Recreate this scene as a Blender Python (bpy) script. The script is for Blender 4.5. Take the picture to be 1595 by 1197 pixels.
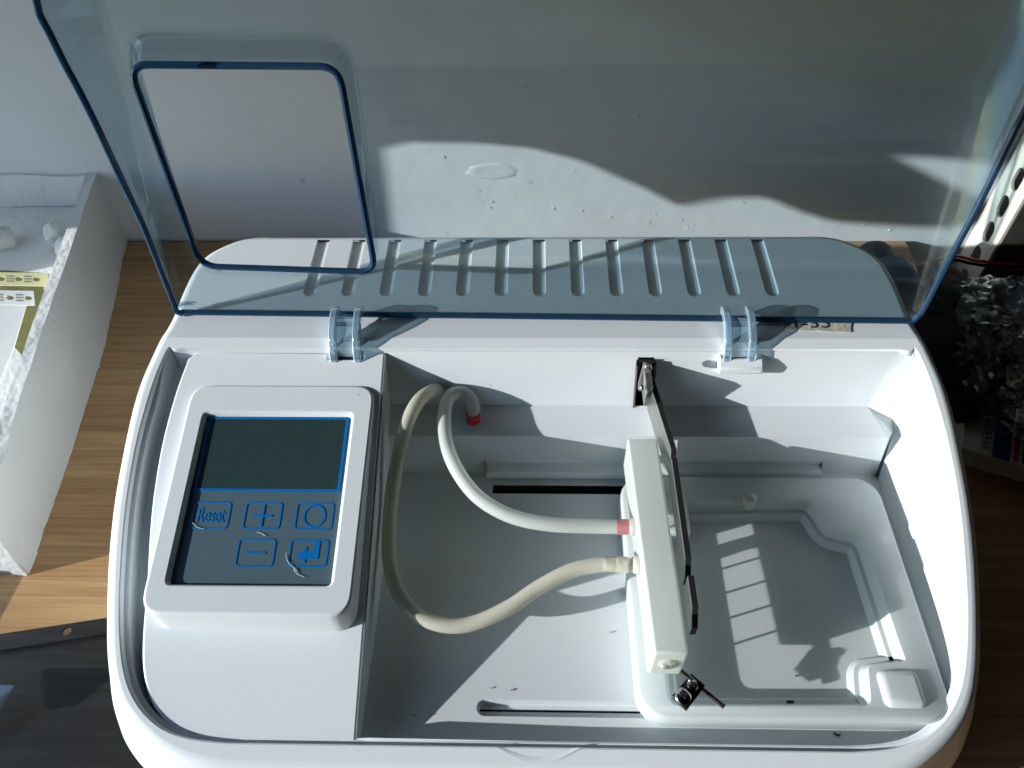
import bpy, math, random
from mathutils import Vector, Matrix, noise
from mathutils.geometry import tessellate_polygon
random.seed(7)
R = math.radians
for o in list(bpy.data.objects): bpy.data.objects.remove(o)
SC = bpy.context.scene
COL = SC.collection
U = 0.28            # metres per drawing unit (camera height above the rear deck)
ZC = 1.4            # camera height above the table, in units
F = 1230.0          # focal length in photograph pixels (1595 wide)

# ---------------------------------------------------------------- camera
yv = Vector((35, 1433, -1230)).normalized()
xv = Vector((1, -.003, .0246)); xv = (xv - yv * xv.dot(yv)).normalized()
zv = xv.cross(yv)
RC = Matrix((xv, yv, zv))             # camera -> world (rows are the world axes seen in camera space)
cam_d = bpy.data.cameras.new('camera'); cam = bpy.data.objects.new('camera', cam_d); COL.objects.link(cam)
cam_d.sensor_width = 36; cam_d.lens = F / 1595 * 36; cam_d.clip_start = .01; cam_d.clip_end = 200
cam.matrix_world = Matrix.Translation((0, 0, ZC * U)) @ RC.to_4x4()
SC.camera = cam
SC.render.resolution_x = 1024; SC.render.resolution_y = 768

# ---------------------------------------------------------------- light
SUN = Vector((3.6, 1.15, -1.0))        # direction the light travels
w = bpy.data.worlds.new('World'); SC.world = w; w.use_nodes = True
nt = w.node_tree; bg = nt.nodes['Background']
sky = nt.nodes.new('ShaderNodeTexSky'); sky.sky_type = 'NISHITA'; sky.sun_disc = False; sky.dust_density = .3; sky.ozone_density = 2.5
el = math.asin(-SUN.normalized().z)
sky.sun_elevation = el; sky.sun_rotation = math.atan2(-SUN.x, -SUN.y)
tint = nt.nodes.new('ShaderNodeMix'); tint.data_type = 'RGBA'; tint.blend_type = 'MULTIPLY'; tint.inputs[0].default_value = 1
tint.inputs[7].default_value = (.86, 1.0, 1.18, 1); nt.links.new(sky.outputs[0], tint.inputs[6]); nt.links.new(tint.outputs[2], bg.inputs[0]); bg.inputs[1].default_value = .15
sd = bpy.data.lights.new('sun', 'SUN'); sun = bpy.data.objects.new('sun', sd); COL.objects.link(sun)
sd.energy = 3.6; sd.angle = R(.5); sd.color = (1, .995, .985)
sun.rotation_euler = SUN.to_track_quat('-Z', 'Y').to_euler(); sun.location = (-3, -1, 1.5)
SC.view_settings.view_transform = 'Standard'; SC.view_settings.look = 'None'
SC.view_settings.exposure = .83; SC.view_settings.gamma = 1
SC.cycles.transparent_max_bounces = 24
SC.cycles.max_bounces = 8

# ---------------------------------------------------------------- pixel -> space
def ray(u, v):
    return (RC @ Vector(((u - 797.5) / F, -(v - 598.5) / F, -1)))
def onz(u, v, z):
    d = ray(u, v); t = (z - ZC) / d.z
    return Vector((d.x * t, d.y * t, z))
def ony(u, v, y):
    d = ray(u, v); t = y / d.y
    return Vector((d.x * t, y, ZC + d.z * t))
def onp(u, v, p, n):
    d = ray(u, v); c = Vector((0, 0, ZC)); t = (p - c).dot(n) / d.dot(n)
    return c + d * t
YK = .965
def zs(y):
    return .4 if y >= YK else .4 - (YK - y) * .352
def onf(u, v, fn):
    d = ray(u, v); lo, hi = .1, 4
    for _ in range(50):
        m = (lo + hi) / 2; p = Vector((0, 0, ZC)) + d * m
        if p.z > fn(p.y): lo = m
        else: hi = m
    p = Vector((0, 0, ZC)) + d * lo
    return p
def ons(u, v): return onf(u, v, zs)

# ---------------------------------------------------------------- materials
def mat(name, col, rough=.5, metal=0, var=0, vscale=8, bump=0, bscale=60, sss=0, sscale=.004, spec=.5, stretch=None, col2=None, coat=0, trans=0, alpha=1, thru=0):
    m = bpy.data.materials.new(name); m.use_nodes = True
    n = m.node_tree.nodes; l = m.node_tree.links; b = n['Principled BSDF']
    b.inputs['Base Color'].default_value = (*col, 1); b.inputs['Roughness'].default_value = rough
    b.inputs['Metallic'].default_value = metal; b.inputs['Specular IOR Level'].default_value = spec
    b.inputs['Coat Weight'].default_value = coat; b.inputs['Transmission Weight'].default_value = trans
    if sss:
        b.inputs['Subsurface Weight'].default_value = sss; b.inputs['Subsurface Radius'].default_value = (1, 1, .9)
        b.inputs['Subsurface Scale'].default_value = sscale
    tc = n.new('ShaderNodeTexCoord'); src = tc.outputs['Object']
    if stretch:
        mp = n.new('ShaderNodeMapping'); mp.inputs['Scale'].default_value = stretch
        l.new(src, mp.inputs[0]); src = mp.outputs[0]
    no = n.new('ShaderNodeTexNoise'); no.inputs['Scale'].default_value = vscale; no.inputs['Detail'].default_value = 8
    no.inputs['Roughness'].default_value = .6
    l.new(src, no.inputs['Vector'])
    cr = n.new('ShaderNodeValToRGB'); cr.color_ramp.elements[0].position = .3; cr.color_ramp.elements[1].position = .7
    c2 = col2 or tuple(c * (1 - var) for c in col)
    cr.color_ramp.elements[0].color = (*c2, 1); cr.color_ramp.elements[1].color = (*col, 1)
    l.new(no.outputs[0], cr.inputs[0]); l.new(cr.outputs[0], b.inputs['Base Color'])
    if bump:
        nb = n.new('ShaderNodeTexNoise'); nb.inputs['Scale'].default_value = bscale; nb.inputs['Detail'].default_value = 5
        l.new(src, nb.inputs['Vector'])
        bp = n.new('ShaderNodeBump'); bp.inputs['Strength'].default_value = bump; bp.inputs['Distance'].default_value = .001
        l.new(nb.outputs[0], bp.inputs['Height']); l.new(bp.outputs[0], b.inputs['Normal'])
    if thru:      # milky plastic: part of the light goes through each wall, diffused
        tr_ = n.new('ShaderNodeBsdfTranslucent'); l.new(cr.outputs[0], tr_.inputs[0])
        ms = n.new('ShaderNodeMixShader'); ms.inputs[0].default_value = thru; out = n['Material Output']
        l.new(b.outputs[0], ms.inputs[1]); l.new(tr_.outputs[0], ms.inputs[2]); l.new(ms.outputs[0], out.inputs[0])
    return m
def specks(m, scale, thr, colr, amount=.7, stretch=(1, 1, 1)):
    """small dirt marks: thresholded noise mixed over the base colour"""
    n = m.node_tree.nodes; l = m.node_tree.links; b = n['Principled BSDF']
    cur = b.inputs['Base Color'].links[0].from_socket
    tc = n.new('ShaderNodeTexCoord'); mp = n.new('ShaderNodeMapping'); mp.inputs['Scale'].default_value = stretch
    mp.inputs['Location'].default_value = (scale * .13, 1.7, .3)
    l.new(tc.outputs['Object'], mp.inputs[0])
    no = n.new('ShaderNodeTexNoise'); no.inputs['Scale'].default_value = scale; no.inputs['Detail'].default_value = 6
    l.new(mp.outputs[0], no.inputs['Vector'])
    mr = n.new('ShaderNodeMapRange'); mr.inputs[1].default_value = thr; mr.inputs[2].default_value = thr + .06
    mr.inputs[3].default_value = 0; mr.inputs[4].default_value = amount; l.new(no.outputs[0], mr.inputs[0])
    mx = n.new('ShaderNodeMix'); mx.data_type = 'RGBA'
    l.new(mr.outputs[0], mx.inputs[0]); l.new(cur, mx.inputs[6]); mx.inputs[7].default_value = (*colr, 1)
    l.new(mx.outputs[2], b.inputs['Base Color'])
    return m
def clear(name, face, graze, rough=.06, gloss=1.0, haze=0.0, scratch=False, hcol=(.55, .68, .74)):
    """tinted clear plastic: absorbs more the more obliquely it is crossed, reflects by fresnel"""
    m = bpy.data.materials.new(name); m.use_nodes = True
    n = m.node_tree.nodes; l = m.node_tree.links; n.remove(n['Principled BSDF']); out = n['Material Output']
    lw = n.new('ShaderNodeLayerWeight'); lw.inputs[0].default_value = .35
    mx = n.new('ShaderNodeMix'); mx.data_type = 'RGBA'; mx.inputs[6].default_value = (*face, 1); mx.inputs[7].default_value = (*graze, 1)
    l.new(lw.outputs['Facing'], mx.inputs[0])
    t = n.new('ShaderNodeBsdfTransparent'); l.new(mx.outputs[2], t.inputs[0])
    g = n.new('ShaderNodeBsdfGlossy'); g.inputs['Roughness'].default_value = rough; g.inputs[0].default_value = (.9, .95, 1, 1)
    fr = n.new('ShaderNodeFresnel'); fr.inputs[0].default_value = 1.45
    ml = n.new('ShaderNodeMath'); ml.operation = 'MULTIPLY'; ml.inputs[1].default_value = gloss; l.new(fr.outputs[0], ml.inputs[0])
    s = n.new('ShaderNodeMixShader'); l.new(ml.outputs[0], s.inputs[0]); l.new(t.outputs[0], s.inputs[1]); l.new(g.outputs[0], s.inputs[2])
    last = s
    if haze:
        d = n.new('ShaderNodeBsdfDiffuse'); d.inputs[0].default_value = (*hcol, 1)
        s2 = n.new('ShaderNodeMixShader'); s2.inputs[0].default_value = haze
        if scratch:
            tc = n.new('ShaderNodeTexCoord'); mp = n.new('ShaderNodeMapping'); mp.inputs['Scale'].default_value = (4, 4, 150)
            mp.inputs['Rotation'].default_value = (0, .25, 0)
            no = n.new('ShaderNodeTexNoise'); no.inputs['Scale'].default_value = 4; no.inputs['Detail'].default_value = 6
            l.new(tc.outputs['Object'], mp.inputs[0]); l.new(mp.outputs[0], no.inputs['Vector'])
            mr = n.new('ShaderNodeMapRange'); mr.inputs[1].default_value = .45; mr.inputs[2].default_value = .8
            mr.inputs[3].default_value = haze * .5; mr.inputs[4].default_value = haze * 1.8; l.new(no.outputs[0], mr.inputs[0])
            l.new(mr.outputs[0], s2.inputs[0])
        l.new(s.outputs[0], s2.inputs[1]); l.new(d.outputs[0], s2.inputs[2]); last = s2
    l.new(last.outputs[0], out.inputs[0])
    return m

M = {}
M['abs'] = specks(mat('white_plastic', (.73, .785, .81), .34, var=.06, vscale=5, bump=.05, bscale=500), 170, .74, (.25, .24, .22), .6)
M['abs_in'] = specks(mat('chamber_plastic', (.71, .76, .78), .38, var=.05, vscale=6, bump=.04, bscale=400), 150, .735, (.2, .19, .17), .6)
M['nylon'] = mat('milky_nylon', (.80, .85, .82), .40, var=.05, vscale=18, bump=.06, bscale=250, thru=.45)
M['tray'] = specks(mat('tray_plastic', (.86, .91, .91), .30, var=.04, vscale=12, bump=.03, bscale=200, thru=.45), 160, .74, (.2, .2, .18), .5)
M['glue'] = mat('dried_glue', (.66, .66, .52), .15, var=.2, vscale=300, bump=.6, bscale=500, sss=.75, sscale=.015)
M['hose'] = mat('silicone_hose', (.84, .88, .85), .25, var=.06, vscale=40, coat=.4, thru=.45)
M['hose_y'] = mat('silicone_hose_yellowed', (.78, .77, .66), .26, var=.1, vscale=40, coat=.4, thru=.45)
M['red'] = mat('red_plastic', (.62, .02, .03), .35, var=.3, vscale=60, sss=.2)
M['pink'] = mat('pink_ring', (.62, .22, .24), .4, var=.3, vscale=90)
M['steel'] = mat('dark_steel', (.30, .29, .28), .32, metal=1, var=.3, vscale=40, bump=.1, bscale=300)
M['steel_edge'] = mat('cut_steel_edge', (.04, .04, .04), .5, metal=.6)
M['zinc'] = mat('zinc_steel', (.42, .42, .41), .35, metal=.85, var=.25, vscale=60, bump=.15, bscale=200)
M['chrome'] = mat('chrome', (.55, .53, .52), .12, metal=1, var=.2, vscale=90)
M['blacksteel'] = mat('black_steel', (.05, .048, .046), .3, metal=.7, var=.3, vscale=60)
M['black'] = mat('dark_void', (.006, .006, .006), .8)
M['lcd'] = specks(mat('display_glass', (.030, .056, .058), .16, var=.1, vscale=10, spec=.4), 260, .74, (.3, .33, .33), .6)
M['mem'] = specks(mat('keypad_membrane', (.085, .14, .17), .3, var=.06, vscale=20, bump=.05, bscale=200), 240, .75, (.5, .5, .52), .6)
M['blue'] = mat('blue_print', (.0, .155, .46), .35, var=.05, vscale=30)
M['wall'] = specks(specks(mat('painted_wall', (.76, .81, .84), .75, var=.12, vscale=5, bump=.5, bscale=45), 110, .70, (.3, .3, .3), .4), 6, .56, (.56, .58, .60), .35)
M['room'] = mat('room_paint', (.08, .09, .105), .8, var=.1, vscale=2)
M['blocker'] = mat('blocker_sheet', (.82, .87, .92), .9, var=.05, thru=.6)  # added unseen sheet, translucent so soft light reaches the left wall
M['room_dark'] = mat('room_dark_paint', (.018, .024, .034), .9)
M['foam'] = specks(mat('styrofoam', (.80, .82, .81), .65, var=.07, vscale=18, bump=.35, bscale=90), 9, .66, (.52, .52, .48), .4)
_n = M['foam'].node_tree.nodes; _l = M['foam'].node_tree.links          # pressed beads
_tc = _n.new('ShaderNodeTexCoord'); _v = _n.new('ShaderNodeTexVoronoi'); _v.inputs['Scale'].default_value = 260; _l.new(_tc.outputs['Object'], _v.inputs['Vector'])
_b = _n.new('ShaderNodeBump'); _b.inputs['Strength'].default_value = .35; _b.inputs['Distance'].default_value = .001; _b.invert = True
_l.new(_v.outputs['Distance'], _b.inputs['Height']); _l.new([q for q in _n if q.type == 'BUMP' and q is not _b][0].outputs[0], _b.inputs['Normal'])
_l.new(_b.outputs[0], _n['Principled BSDF'].inputs['Normal'])
M['ypaper'] = mat('yellow_tape', (.70, .68, .36), .5, var=.05)
M['wpaper'] = mat('white_paper', (.76, .78, .76), .6, var=.06, vscale=14, bump=.1, bscale=30)
M['olive'] = mat('olive_card', (.20, .20, .07), .6, var=.4, vscale=30)
M['ink'] = mat('ink', (.03, .03, .05), .6)
M['greyink'] = mat('grey_ink', (.25, .26, .24), .6)
M['sheet'] = mat('brushed_black_sheet', (.085, .085, .082), .3, metal=.75, var=.35, vscale=6, bump=.2, bscale=40, stretch=(2, 40, 2))
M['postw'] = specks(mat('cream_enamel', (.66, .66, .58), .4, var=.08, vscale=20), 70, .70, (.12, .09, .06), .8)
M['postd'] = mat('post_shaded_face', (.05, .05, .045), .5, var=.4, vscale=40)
M['cork'] = mat('brown_cloth', (.16, .12, .075), .9, var=.4, vscale=50, bump=.6, bscale=120)
M['teal'] = mat('grey_rubber', (.10, .12, .13), .5, var=.2, vscale=20)
M['navy'] = mat('blue_cap', (.02, .10, .26), .4, var=.2, vscale=20)
M['wire_r'] = mat('red_wire', (.55, .05, .05), .4); M['wire_b'] = mat('black_wire', (.02, .02, .02), .4)
M['navyprint'] = mat('navy_print', (.03, .03, .25), .5); M['redprint'] = mat('red_print', (.5, .05, .05), .5)
M['tape'] = mat('old_tape', (.62, .60, .52), .6, var=.35, vscale=120, bump=.5, bscale=300)
M['shadelump'] = mat('shade_lump_black', (.016, .015, .015), .9, var=.4, vscale=20, bump=.5, bscale=80)
M['bag'] = clear('clear_bag', (.9, .9, .9), (.55, .55, .55), .12, 1.2, .02)
M['film'] = clear('clear_film', (.93, .93, .93), (.6, .6, .6), .08, 1.2, .06)
M['lid'] = clear('smoky_blue_clear_plastic', (.84, .895, .91), (.52, .63, .70), .05, .3, .014, True)
M['lid_edge'] = clear('smoky_blue_edge', (.10, .24, .40), (.03, .10, .22), .12, 1.2, .35, False, (.03, .10, .20))
M['hinge'] = clear('blue_hinge_plastic', (.66, .78, .84), (.20, .34, .46), .1, 1.2, .30, False, (.42, .60, .70))

# wood, grain along x
def wood(name, tone):
    m = bpy.data.materials.new(name); m.use_nodes = True
    n = m.node_tree.nodes; l = m.node_tree.links; b = n['Principled BSDF']
    tc = n.new('ShaderNodeTexCoord'); mp = n.new('ShaderNodeMapping'); mp.inputs['Scale'].default_value = (2.2, 26, 10)
    mp.inputs['Location'].default_value = (tone * 3.1, tone * 7, 0)
    l.new(tc.outputs['Object'], mp.inputs[0])
    a = n.new('ShaderNodeTexNoise'); a.inputs['Scale'].default_value = 2.2; a.inputs['Detail'].default_value = 8; a.inputs['Distortion'].default_value = .7
    l.new(mp.outputs[0], a.inputs['Vector'])
    cr = n.new('ShaderNodeValToRGB'); e = cr.color_ramp.elements
    e[0].position = .28; e[0].color = (.34, .185, .08, 1); e[1].position = .72; e[1].color = (.60, .39, .19, 1)
    e2 = cr.color_ramp.elements.new(.5); e2.color = (.49, .295, .13, 1)
    l.new(a.outputs[0], cr.inputs[0])
    mp2 = n.new('ShaderNodeMapping'); mp2.inputs['Scale'].default_value = (6, 260, 10); l.new(tc.outputs['Object'], mp2.inputs[0])
    f = n.new('ShaderNodeTexNoise'); f.inputs['Scale'].default_value = 2; f.inputs['Detail'].default_value = 4; l.new(mp2.outputs[0], f.inputs['Vector'])
    mx = n.new('ShaderNodeMix'); mx.data_type = 'RGBA'; mx.blend_type = 'MULTIPLY'; mx.inputs[0].default_value = .5
    l.new(cr.outputs[0], mx.inputs[6])
    cr2 = n.new('ShaderNodeValToRGB'); cr2.color_ramp.elements[0].position = .35; cr2.color_ramp.elements[0].color = (.5, .42, .35, 1); cr2.color_ramp.elements[1].position = .6
    l.new(f.outputs[0], cr2.inputs[0]); l.new(cr2.outputs[0], mx.inputs[7]); l.new(mx.outputs[2], b.inputs['Base Color'])
    b.inputs['Roughness'].default_value = .38
    bp = n.new('ShaderNodeBump'); bp.inputs['Strength'].default_value = .12; bp.inputs['Distance'].default_value = .001
    l.new(f.outputs[0], bp.inputs['Height']); l.new(bp.outputs[0], b.inputs['Normal'])
    return m

# ---------------------------------------------------------------- object helpers
ROOT = {}
def thing(name, label, cat, at, group=None):
    o = bpy.data.objects.new(name, None); COL.objects.link(o); o.empty_display_size = .02
    o.location = Vector(at) * U; o['label'] = label; o['category'] = cat
    if group: o['group'] = group
    ROOT[o.name] = o.location.copy()
    return o
def rootloc(p):
    while p is not None and p.parent is not None: p = p.parent
    return p.location.copy() if p else Vector((0, 0, 0))
def mk(name, vs, fs, m, parent=None, smooth=35, bevel=0, seg=2, kind=None, label=None, cat=None, group=None, at=None, mats=None, mi=None, solid=0, rim=None, edges=()):
    me = bpy.data.meshes.new(name)
    off = rootloc(parent) if parent else (Vector(at) * U if at is not None else Vector((0, 0, 0)))
    me.from_pydata([Vector(v) * U - off for v in vs], list(edges), fs)
    for mm in (mats or [m]): me.materials.append(mm)
    if mi:
        for p, k in zip(me.polygons, mi): p.material_index = k
    me.validate(); me.update()
    if smooth and fs:
        me.shade_smooth(); me.set_sharp_from_angle(angle=R(smooth))
    o = bpy.data.objects.new(name, me); COL.objects.link(o)
    if parent: o.parent = parent
    elif at is not None: o.location = off
    if solid:
        s = o.modifiers.new('solid', 'SOLIDIFY'); s.thickness = solid * U; s.offset = 0
        if rim is not None: s.material_offset_rim = rim
    if bevel:
        b = o.modifiers.new('bevel', 'BEVEL'); b.width = bevel * U; b.segments = seg; b.limit_method = 'ANGLE'; b.angle_limit = R(40)
        b.harden_normals = False
    if kind: o['kind'] = kind
    if label: o['label'] = label
    if cat: o['category'] = cat
    if group: o['group'] = group
    return o
def merge(*parts):
    vs, fs = [], []
    for v, f in parts:
        k = len(vs); vs += list(v); fs += [tuple(i + k for i in q) for q in f]
    return vs, fs
def box(x0, x1, y0, y1, z0, z1):
    v = [(x, y, z) for z in (z0, z1) for x, y in ((x0, y0), (x1, y0), (x1, y1), (x0, y1))]
    return v, [(3, 2, 1, 0), (4, 5, 6, 7), (0, 1, 5, 4), (1, 2, 6, 5), (2, 3, 7, 6), (3, 0, 4, 7)]
def hexa(b, t):      # bottom 4, top 4 (ccw from above)
    return list(b) + list(t), [(3, 2, 1, 0), (4, 5, 6, 7), (0, 1, 5, 4), (1, 2, 6, 5), (2, 3, 7, 6), (3, 0, 4, 7)]
def obox(c, ax, ay, az):
    c = Vector(c); v = []
    for s in (-1, 1):
        for a, b in ((-1, -1), (1, -1), (1, 1), (-1, 1)): v.append(c + ax * a + ay * b + az * s)
    return v, [(3, 2, 1, 0), (4, 5, 6, 7), (0, 1, 5, 4), (1, 2, 6, 5), (2, 3, 7, 6), (3, 0, 4, 7)]
def frame(d):
    d = d.normalized(); a = Vector((0, 0, 1)) if abs(d.z) < .9 else Vector((1, 0, 0))
    x = d.cross(a).normalized(); return x, d.cross(x).normalized()
def smoothpath(pts, n=10):
    pts = [Vector(p) for p in pts]; out = []
    for i in range(len(pts) - 1):
        p0 = pts[max(i - 1, 0)]; p1 = pts[i]; p2 = pts[i + 1]; p3 = pts[min(i + 2, len(pts) - 1)]
        for k in range(n):
            t = k / n
            out.append(.5 * ((2 * p1) + (p2 - p0) * t + (2 * p0 - 5 * p1 + 4 * p2 - p3) * t * t + (3 * p1 - p0 - 3 * p2 + p3) * t ** 3))
    out.append(pts[-1]); return out
def tube(path, r, n=16, cap=True, radii=None):
    path = [Vector(p) for p in path]; vs = []; fs = []
    t = (path[1] - path[0]).normalized(); x, y = frame(t)
    for i, p in enumerate(path):
        t2 = (path[min(i + 1, len(path) - 1)] - path[max(i - 1, 0)]).normalized()
        q = t.rotation_difference(t2); x = q @ x; y = q @ y; t = t2
        rr = radii[i] if radii else r
        for k in range(n):
            a = 2 * math.pi * k / n; vs.append(p + x * rr * math.cos(a) + y * rr * math.sin(a))
    for i in range(len(path) - 1):
        for k in range(n):
            a = i * n + k; b = i * n + (k + 1) % n; fs.append((a, b, b + n, a + n))
    if cap:
        fs.append(tuple(range(n - 1, -1, -1))); fs.append(tuple(range(len(vs) - n, len(vs))))
    return vs, fs
def lathe(c, axis, prof, n=24):
    c = Vector(c); x, y = frame(axis); d = axis.normalized(); vs = []; fs = []
    for r, z in prof:
        for k in range(n):
            a = 2 * math.pi * k / n; vs.append(c + d * z + x * r * math.cos(a) + y * r * math.sin(a))
    for i in range(len(prof) - 1):
        for k in range(n):
            a = i * n + k; b = i * n + (k + 1) % n; fs.append((a, b, b + n, a + n))
    fs.append(tuple(range(n - 1, -1, -1))); fs.append(tuple(range(len(vs) - n, len(vs))))
    return vs, fs
def fixw(path): return path
def prism(poly, z0f, z1f):
    """closed solid over a plan polygon, z0f / z1f give bottom and top heights"""
    n = len(poly); vs = [(p[0], p[1], z0f(p[0], p[1])) for p in poly] + [(p[0], p[1], z1f(p[0], p[1])) for p in poly]
    ar = sum(poly[i][0] * poly[(i + 1) % n][1] - poly[(i + 1) % n][0] * poly[i][1] for i in range(n))
    fs = []
    up = tuple(range(n, 2 * n)); dn = tuple(range(n - 1, -1, -1))
    if ar < 0: up = up[::-1]; dn = dn[::-1]
    fs += [up, dn]
    for i in range(n):
        j = (i + 1) % n
        fs.append((i, j, n + j, n + i) if ar > 0 else (j, i, n + i, n + j))
    return vs, fs
def fillh(loops):
    """triangulate a plan region with holes; loops = lists of 3D points; returns vs, fs (upwards)"""
    vs = [Vector(p) for lp in loops for p in lp]
    tr = tessellate_polygon([[Vector((p[0], p[1], 0)) for p in lp] for lp in loops])
    fs = []
    for a, b, c in tr:
        A, B, C = vs[a], vs[b], vs[c]
        if (B.x - A.x) * (C.y - A.y) - (C.x - A.x) * (B.y - A.y) < 0: b, c = c, b
        fs.append((a, b, c))
    return vs, fs
def rrect(cx, cy, hx, hy, r, n=6, rs=None):
    """rounded rectangle, ccw"""
    out = []
    for k, (sx, sy, a0) in enumerate(((1, 1, 0), (-1, 1, 90), (-1, -1, 180), (1, -1, 270))):
        rr = rs[k] if rs else r
        for i in range(n + 1):
            a = R(a0 + 90 * i / n)
            out.append((cx + sx * (hx - rr) + rr * math.cos(a), cy + sy * (hy - rr) + rr * math.sin(a)))
    return out
def roundpoly(pts, r, n=5):
    out = []; m = len(pts)
    for i in range(m):
        p = Vector(pts[i][:2]); a = Vector(pts[i - 1][:2]); b = Vector(pts[(i + 1) % m][:2])
        rr = r[i] if isinstance(r, (list, tuple)) else r
        da = (a - p); db = (b - p); ra = min(rr, da.length * .45); rb = min(rr, db.length * .45)
        A = p + da.normalized() * ra; B = p + db.normalized() * rb
        for k in range(n + 1):
            t = k / n; out.append(tuple((A * (1 - t) ** 2 + p * 2 * t * (1 - t) + B * t * t)))
    return out
def boolean(o, cutters, op='DIFFERENCE'):
    for c in cutters:
        md = o.modifiers.new('cut', 'BOOLEAN'); md.operation = op; md.object = c; md.solver = 'EXACT'
    dg = bpy.context.evaluated_depsgraph_get(); dg.update()
    me = bpy.data.meshes.new_from_object(o.evaluated_get(dg))
    o.modifiers.clear(); o.data = me
    for c in cutters: bpy.data.objects.remove(c)
    me.shade_smooth(); me.set_sharp_from_angle(angle=R(35))
    return o
def addbevel(o, wd, seg=2, ang=40):
    b = o.modifiers.new('bevel', 'BEVEL'); b.width = wd * U; b.segments = seg; b.limit_method = 'ANGLE'; b.angle_limit = R(ang)
def textmesh(s, size, mtx, m, name, parent, sx=1.0, depth=.0006, offset=0):
    cu = bpy.data.curves.new('t', 'FONT'); cu.body = s; cu.size = size; cu.align_x = 'CENTER'; cu.align_y = 'CENTER'
    cu.offset = offset; cu.extrude = depth
    ob = bpy.data.objects.new('t', cu); COL.objects.link(ob)
    dg = bpy.context.evaluated_depsgraph_get(); dg.update()
    me = bpy.data.meshes.new_from_object(ob.evaluated_get(dg)); bpy.data.objects.remove(ob)
    vs = [mtx @ Vector((v.co.x * sx, v.co.y, v.co.z)) for v in me.vertices]; fs = [tuple(p.vertices) for p in me.polygons]
    return mk(name, vs, fs, m, parent, smooth=0)
def offset_loop(pts, d):
    """closed ccw plan loop moved outwards by d; keeps the count"""
    n = len(pts); out = []
    for i in range(n):
        a = Vector(pts[i - 1][:2]); b = Vector(pts[(i + 1) % n][:2]); t = (b - a).normalized()
        out.append(Vector((pts[i][0] + t.y * d, pts[i][1] - t.x * d)))
    return out
def resample(pts, n):
    pts = [Vector(p) for p in pts]; L = [0]
    for a, b in zip(pts, pts[1:]): L.append(L[-1] + (b - a).length)
    out = []; k = 0
    for i in range(n):
        s = L[-1] * i / (n - 1)
        while k < len(L) - 2 and L[k + 1] < s: k += 1
        t = (s - L[k]) / max(L[k + 1] - L[k], 1e-9); out.append(pts[k].lerp(pts[k + 1], t))
    return out

# ================================================================ SETTING
YW = 1.735
def gridwall():
    vs = []; fs = []; nx, nz = 60, 40
    for j in range(nz + 1):
        for i in range(nx + 1):
            x = -4.5 + 9 * i / nx; z = -1.6 + 6.2 * j / nz
            vs.append((x, YW + .012 * noise.noise(Vector((x * 1.3, z * 1.3, 3))) , z))
    for j in range(nz):
        for i in range(nx):
            a = j * (nx + 1) + i; fs.append((a, a + 1, a + nx + 2, a + nx + 1))
    return vs, fs
v, f = gridwall(); wallo = mk('wall', v, f, M['wall'], kind='structure', smooth=180)
# plaster repairs and knocks on the wall, thin relief
def blotch(name, u, v_, w_, h_, t, ang=0, seed=0):
    c = ony(u, v_, YW); vs = []; n = 22
    for ring, rr in ((0, 1.0), (1, .86), (2, .6)):
        for k in range(n):
            a = 2 * math.pi * k / n; q = 1 + .22 * noise.noise(Vector((math.cos(a) * 2 + seed, math.sin(a) * 2, seed)))
            x = math.cos(a) * w_ * rr * q; z = math.sin(a) * h_ * rr * q
            x, z = x * math.cos(ang) - z * math.sin(ang), x * math.sin(ang) + z * math.cos(ang)
            base = YW + .012 * noise.noise(Vector(((c.x + x) * 1.3, (c.z + z) * 1.3, 3)))
            vs.append((c.x + x, base + (.0012 if ring == 0 else -t * (1 if ring == 1 else .6)), c.z + z))
    fs = []
    for r_ in range(2):
        for k in range(n):
            a = r_ * n + k; b = r_ * n + (k + 1) % n; fs.append((b, a, a + n, b + n))
    fs.append(tuple(range(3 * n - 1, 2 * n - 1, -1)))
    mk(name, vs, fs, M['wall'], wallo, smooth=60)
blotch('plaster_patch', 766, 268, .072, .026, .0013, 0, 1)
for i, (u, v_) in enumerate(((766, 315), (763, 324), (862, 326), (1070, 357), (1062, 345), (1285, 333), (1345, 350), (1158, 316), (895, 268), (700, 150), (735, 140), (812, 126), (625, 190), (690, 245), (950, 340), (1010, 348), (905, 330), (1385, 358), (1020, 335), (1310, 160), (1110, 205))):
    blotch('chip', u, v_, .002 + .004 * random.random(), .002 + .004 * random.random(), .0014, random.random() * 3, i)

# table of boards
tab = thing('table', 'light brown wooden table top of joined boards under the white machine', 'table', (0, 1.0, -.06))
edges = [onz(200, 632, 0).y]
ys = [-.3, .12, edges[0], YW - .012]
ys = sorted(ys)
joint = {-1: -3.2}
for i in range(len(ys) - 1):
    x0, x1 = -1.88, 2.6
    if i == len(ys) - 2:
        v, f = box(x0, 1.02, ys[i] + .0005, ys[i + 1] - .0005, -.09, 0); mk('board', v, f, wood('table_wood_back', 2.9), tab, bevel=.0015)
        v, f = box(1.021, x1, ys[i] + .0005, 1.44, -.09, 0)
    else: v, f = box(x0, x1, ys[i] + .0005, ys[i + 1] - .0005, -.09, 0)
    mk('board', v, f, wood('table_wood_%d' % i, i * 1.37), tab, bevel=.0015)
v, f = box(-1.88, 2.6, -.3, 1.40, -.16, -.092); mk('frame', v, f, M['black'], tab)

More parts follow.
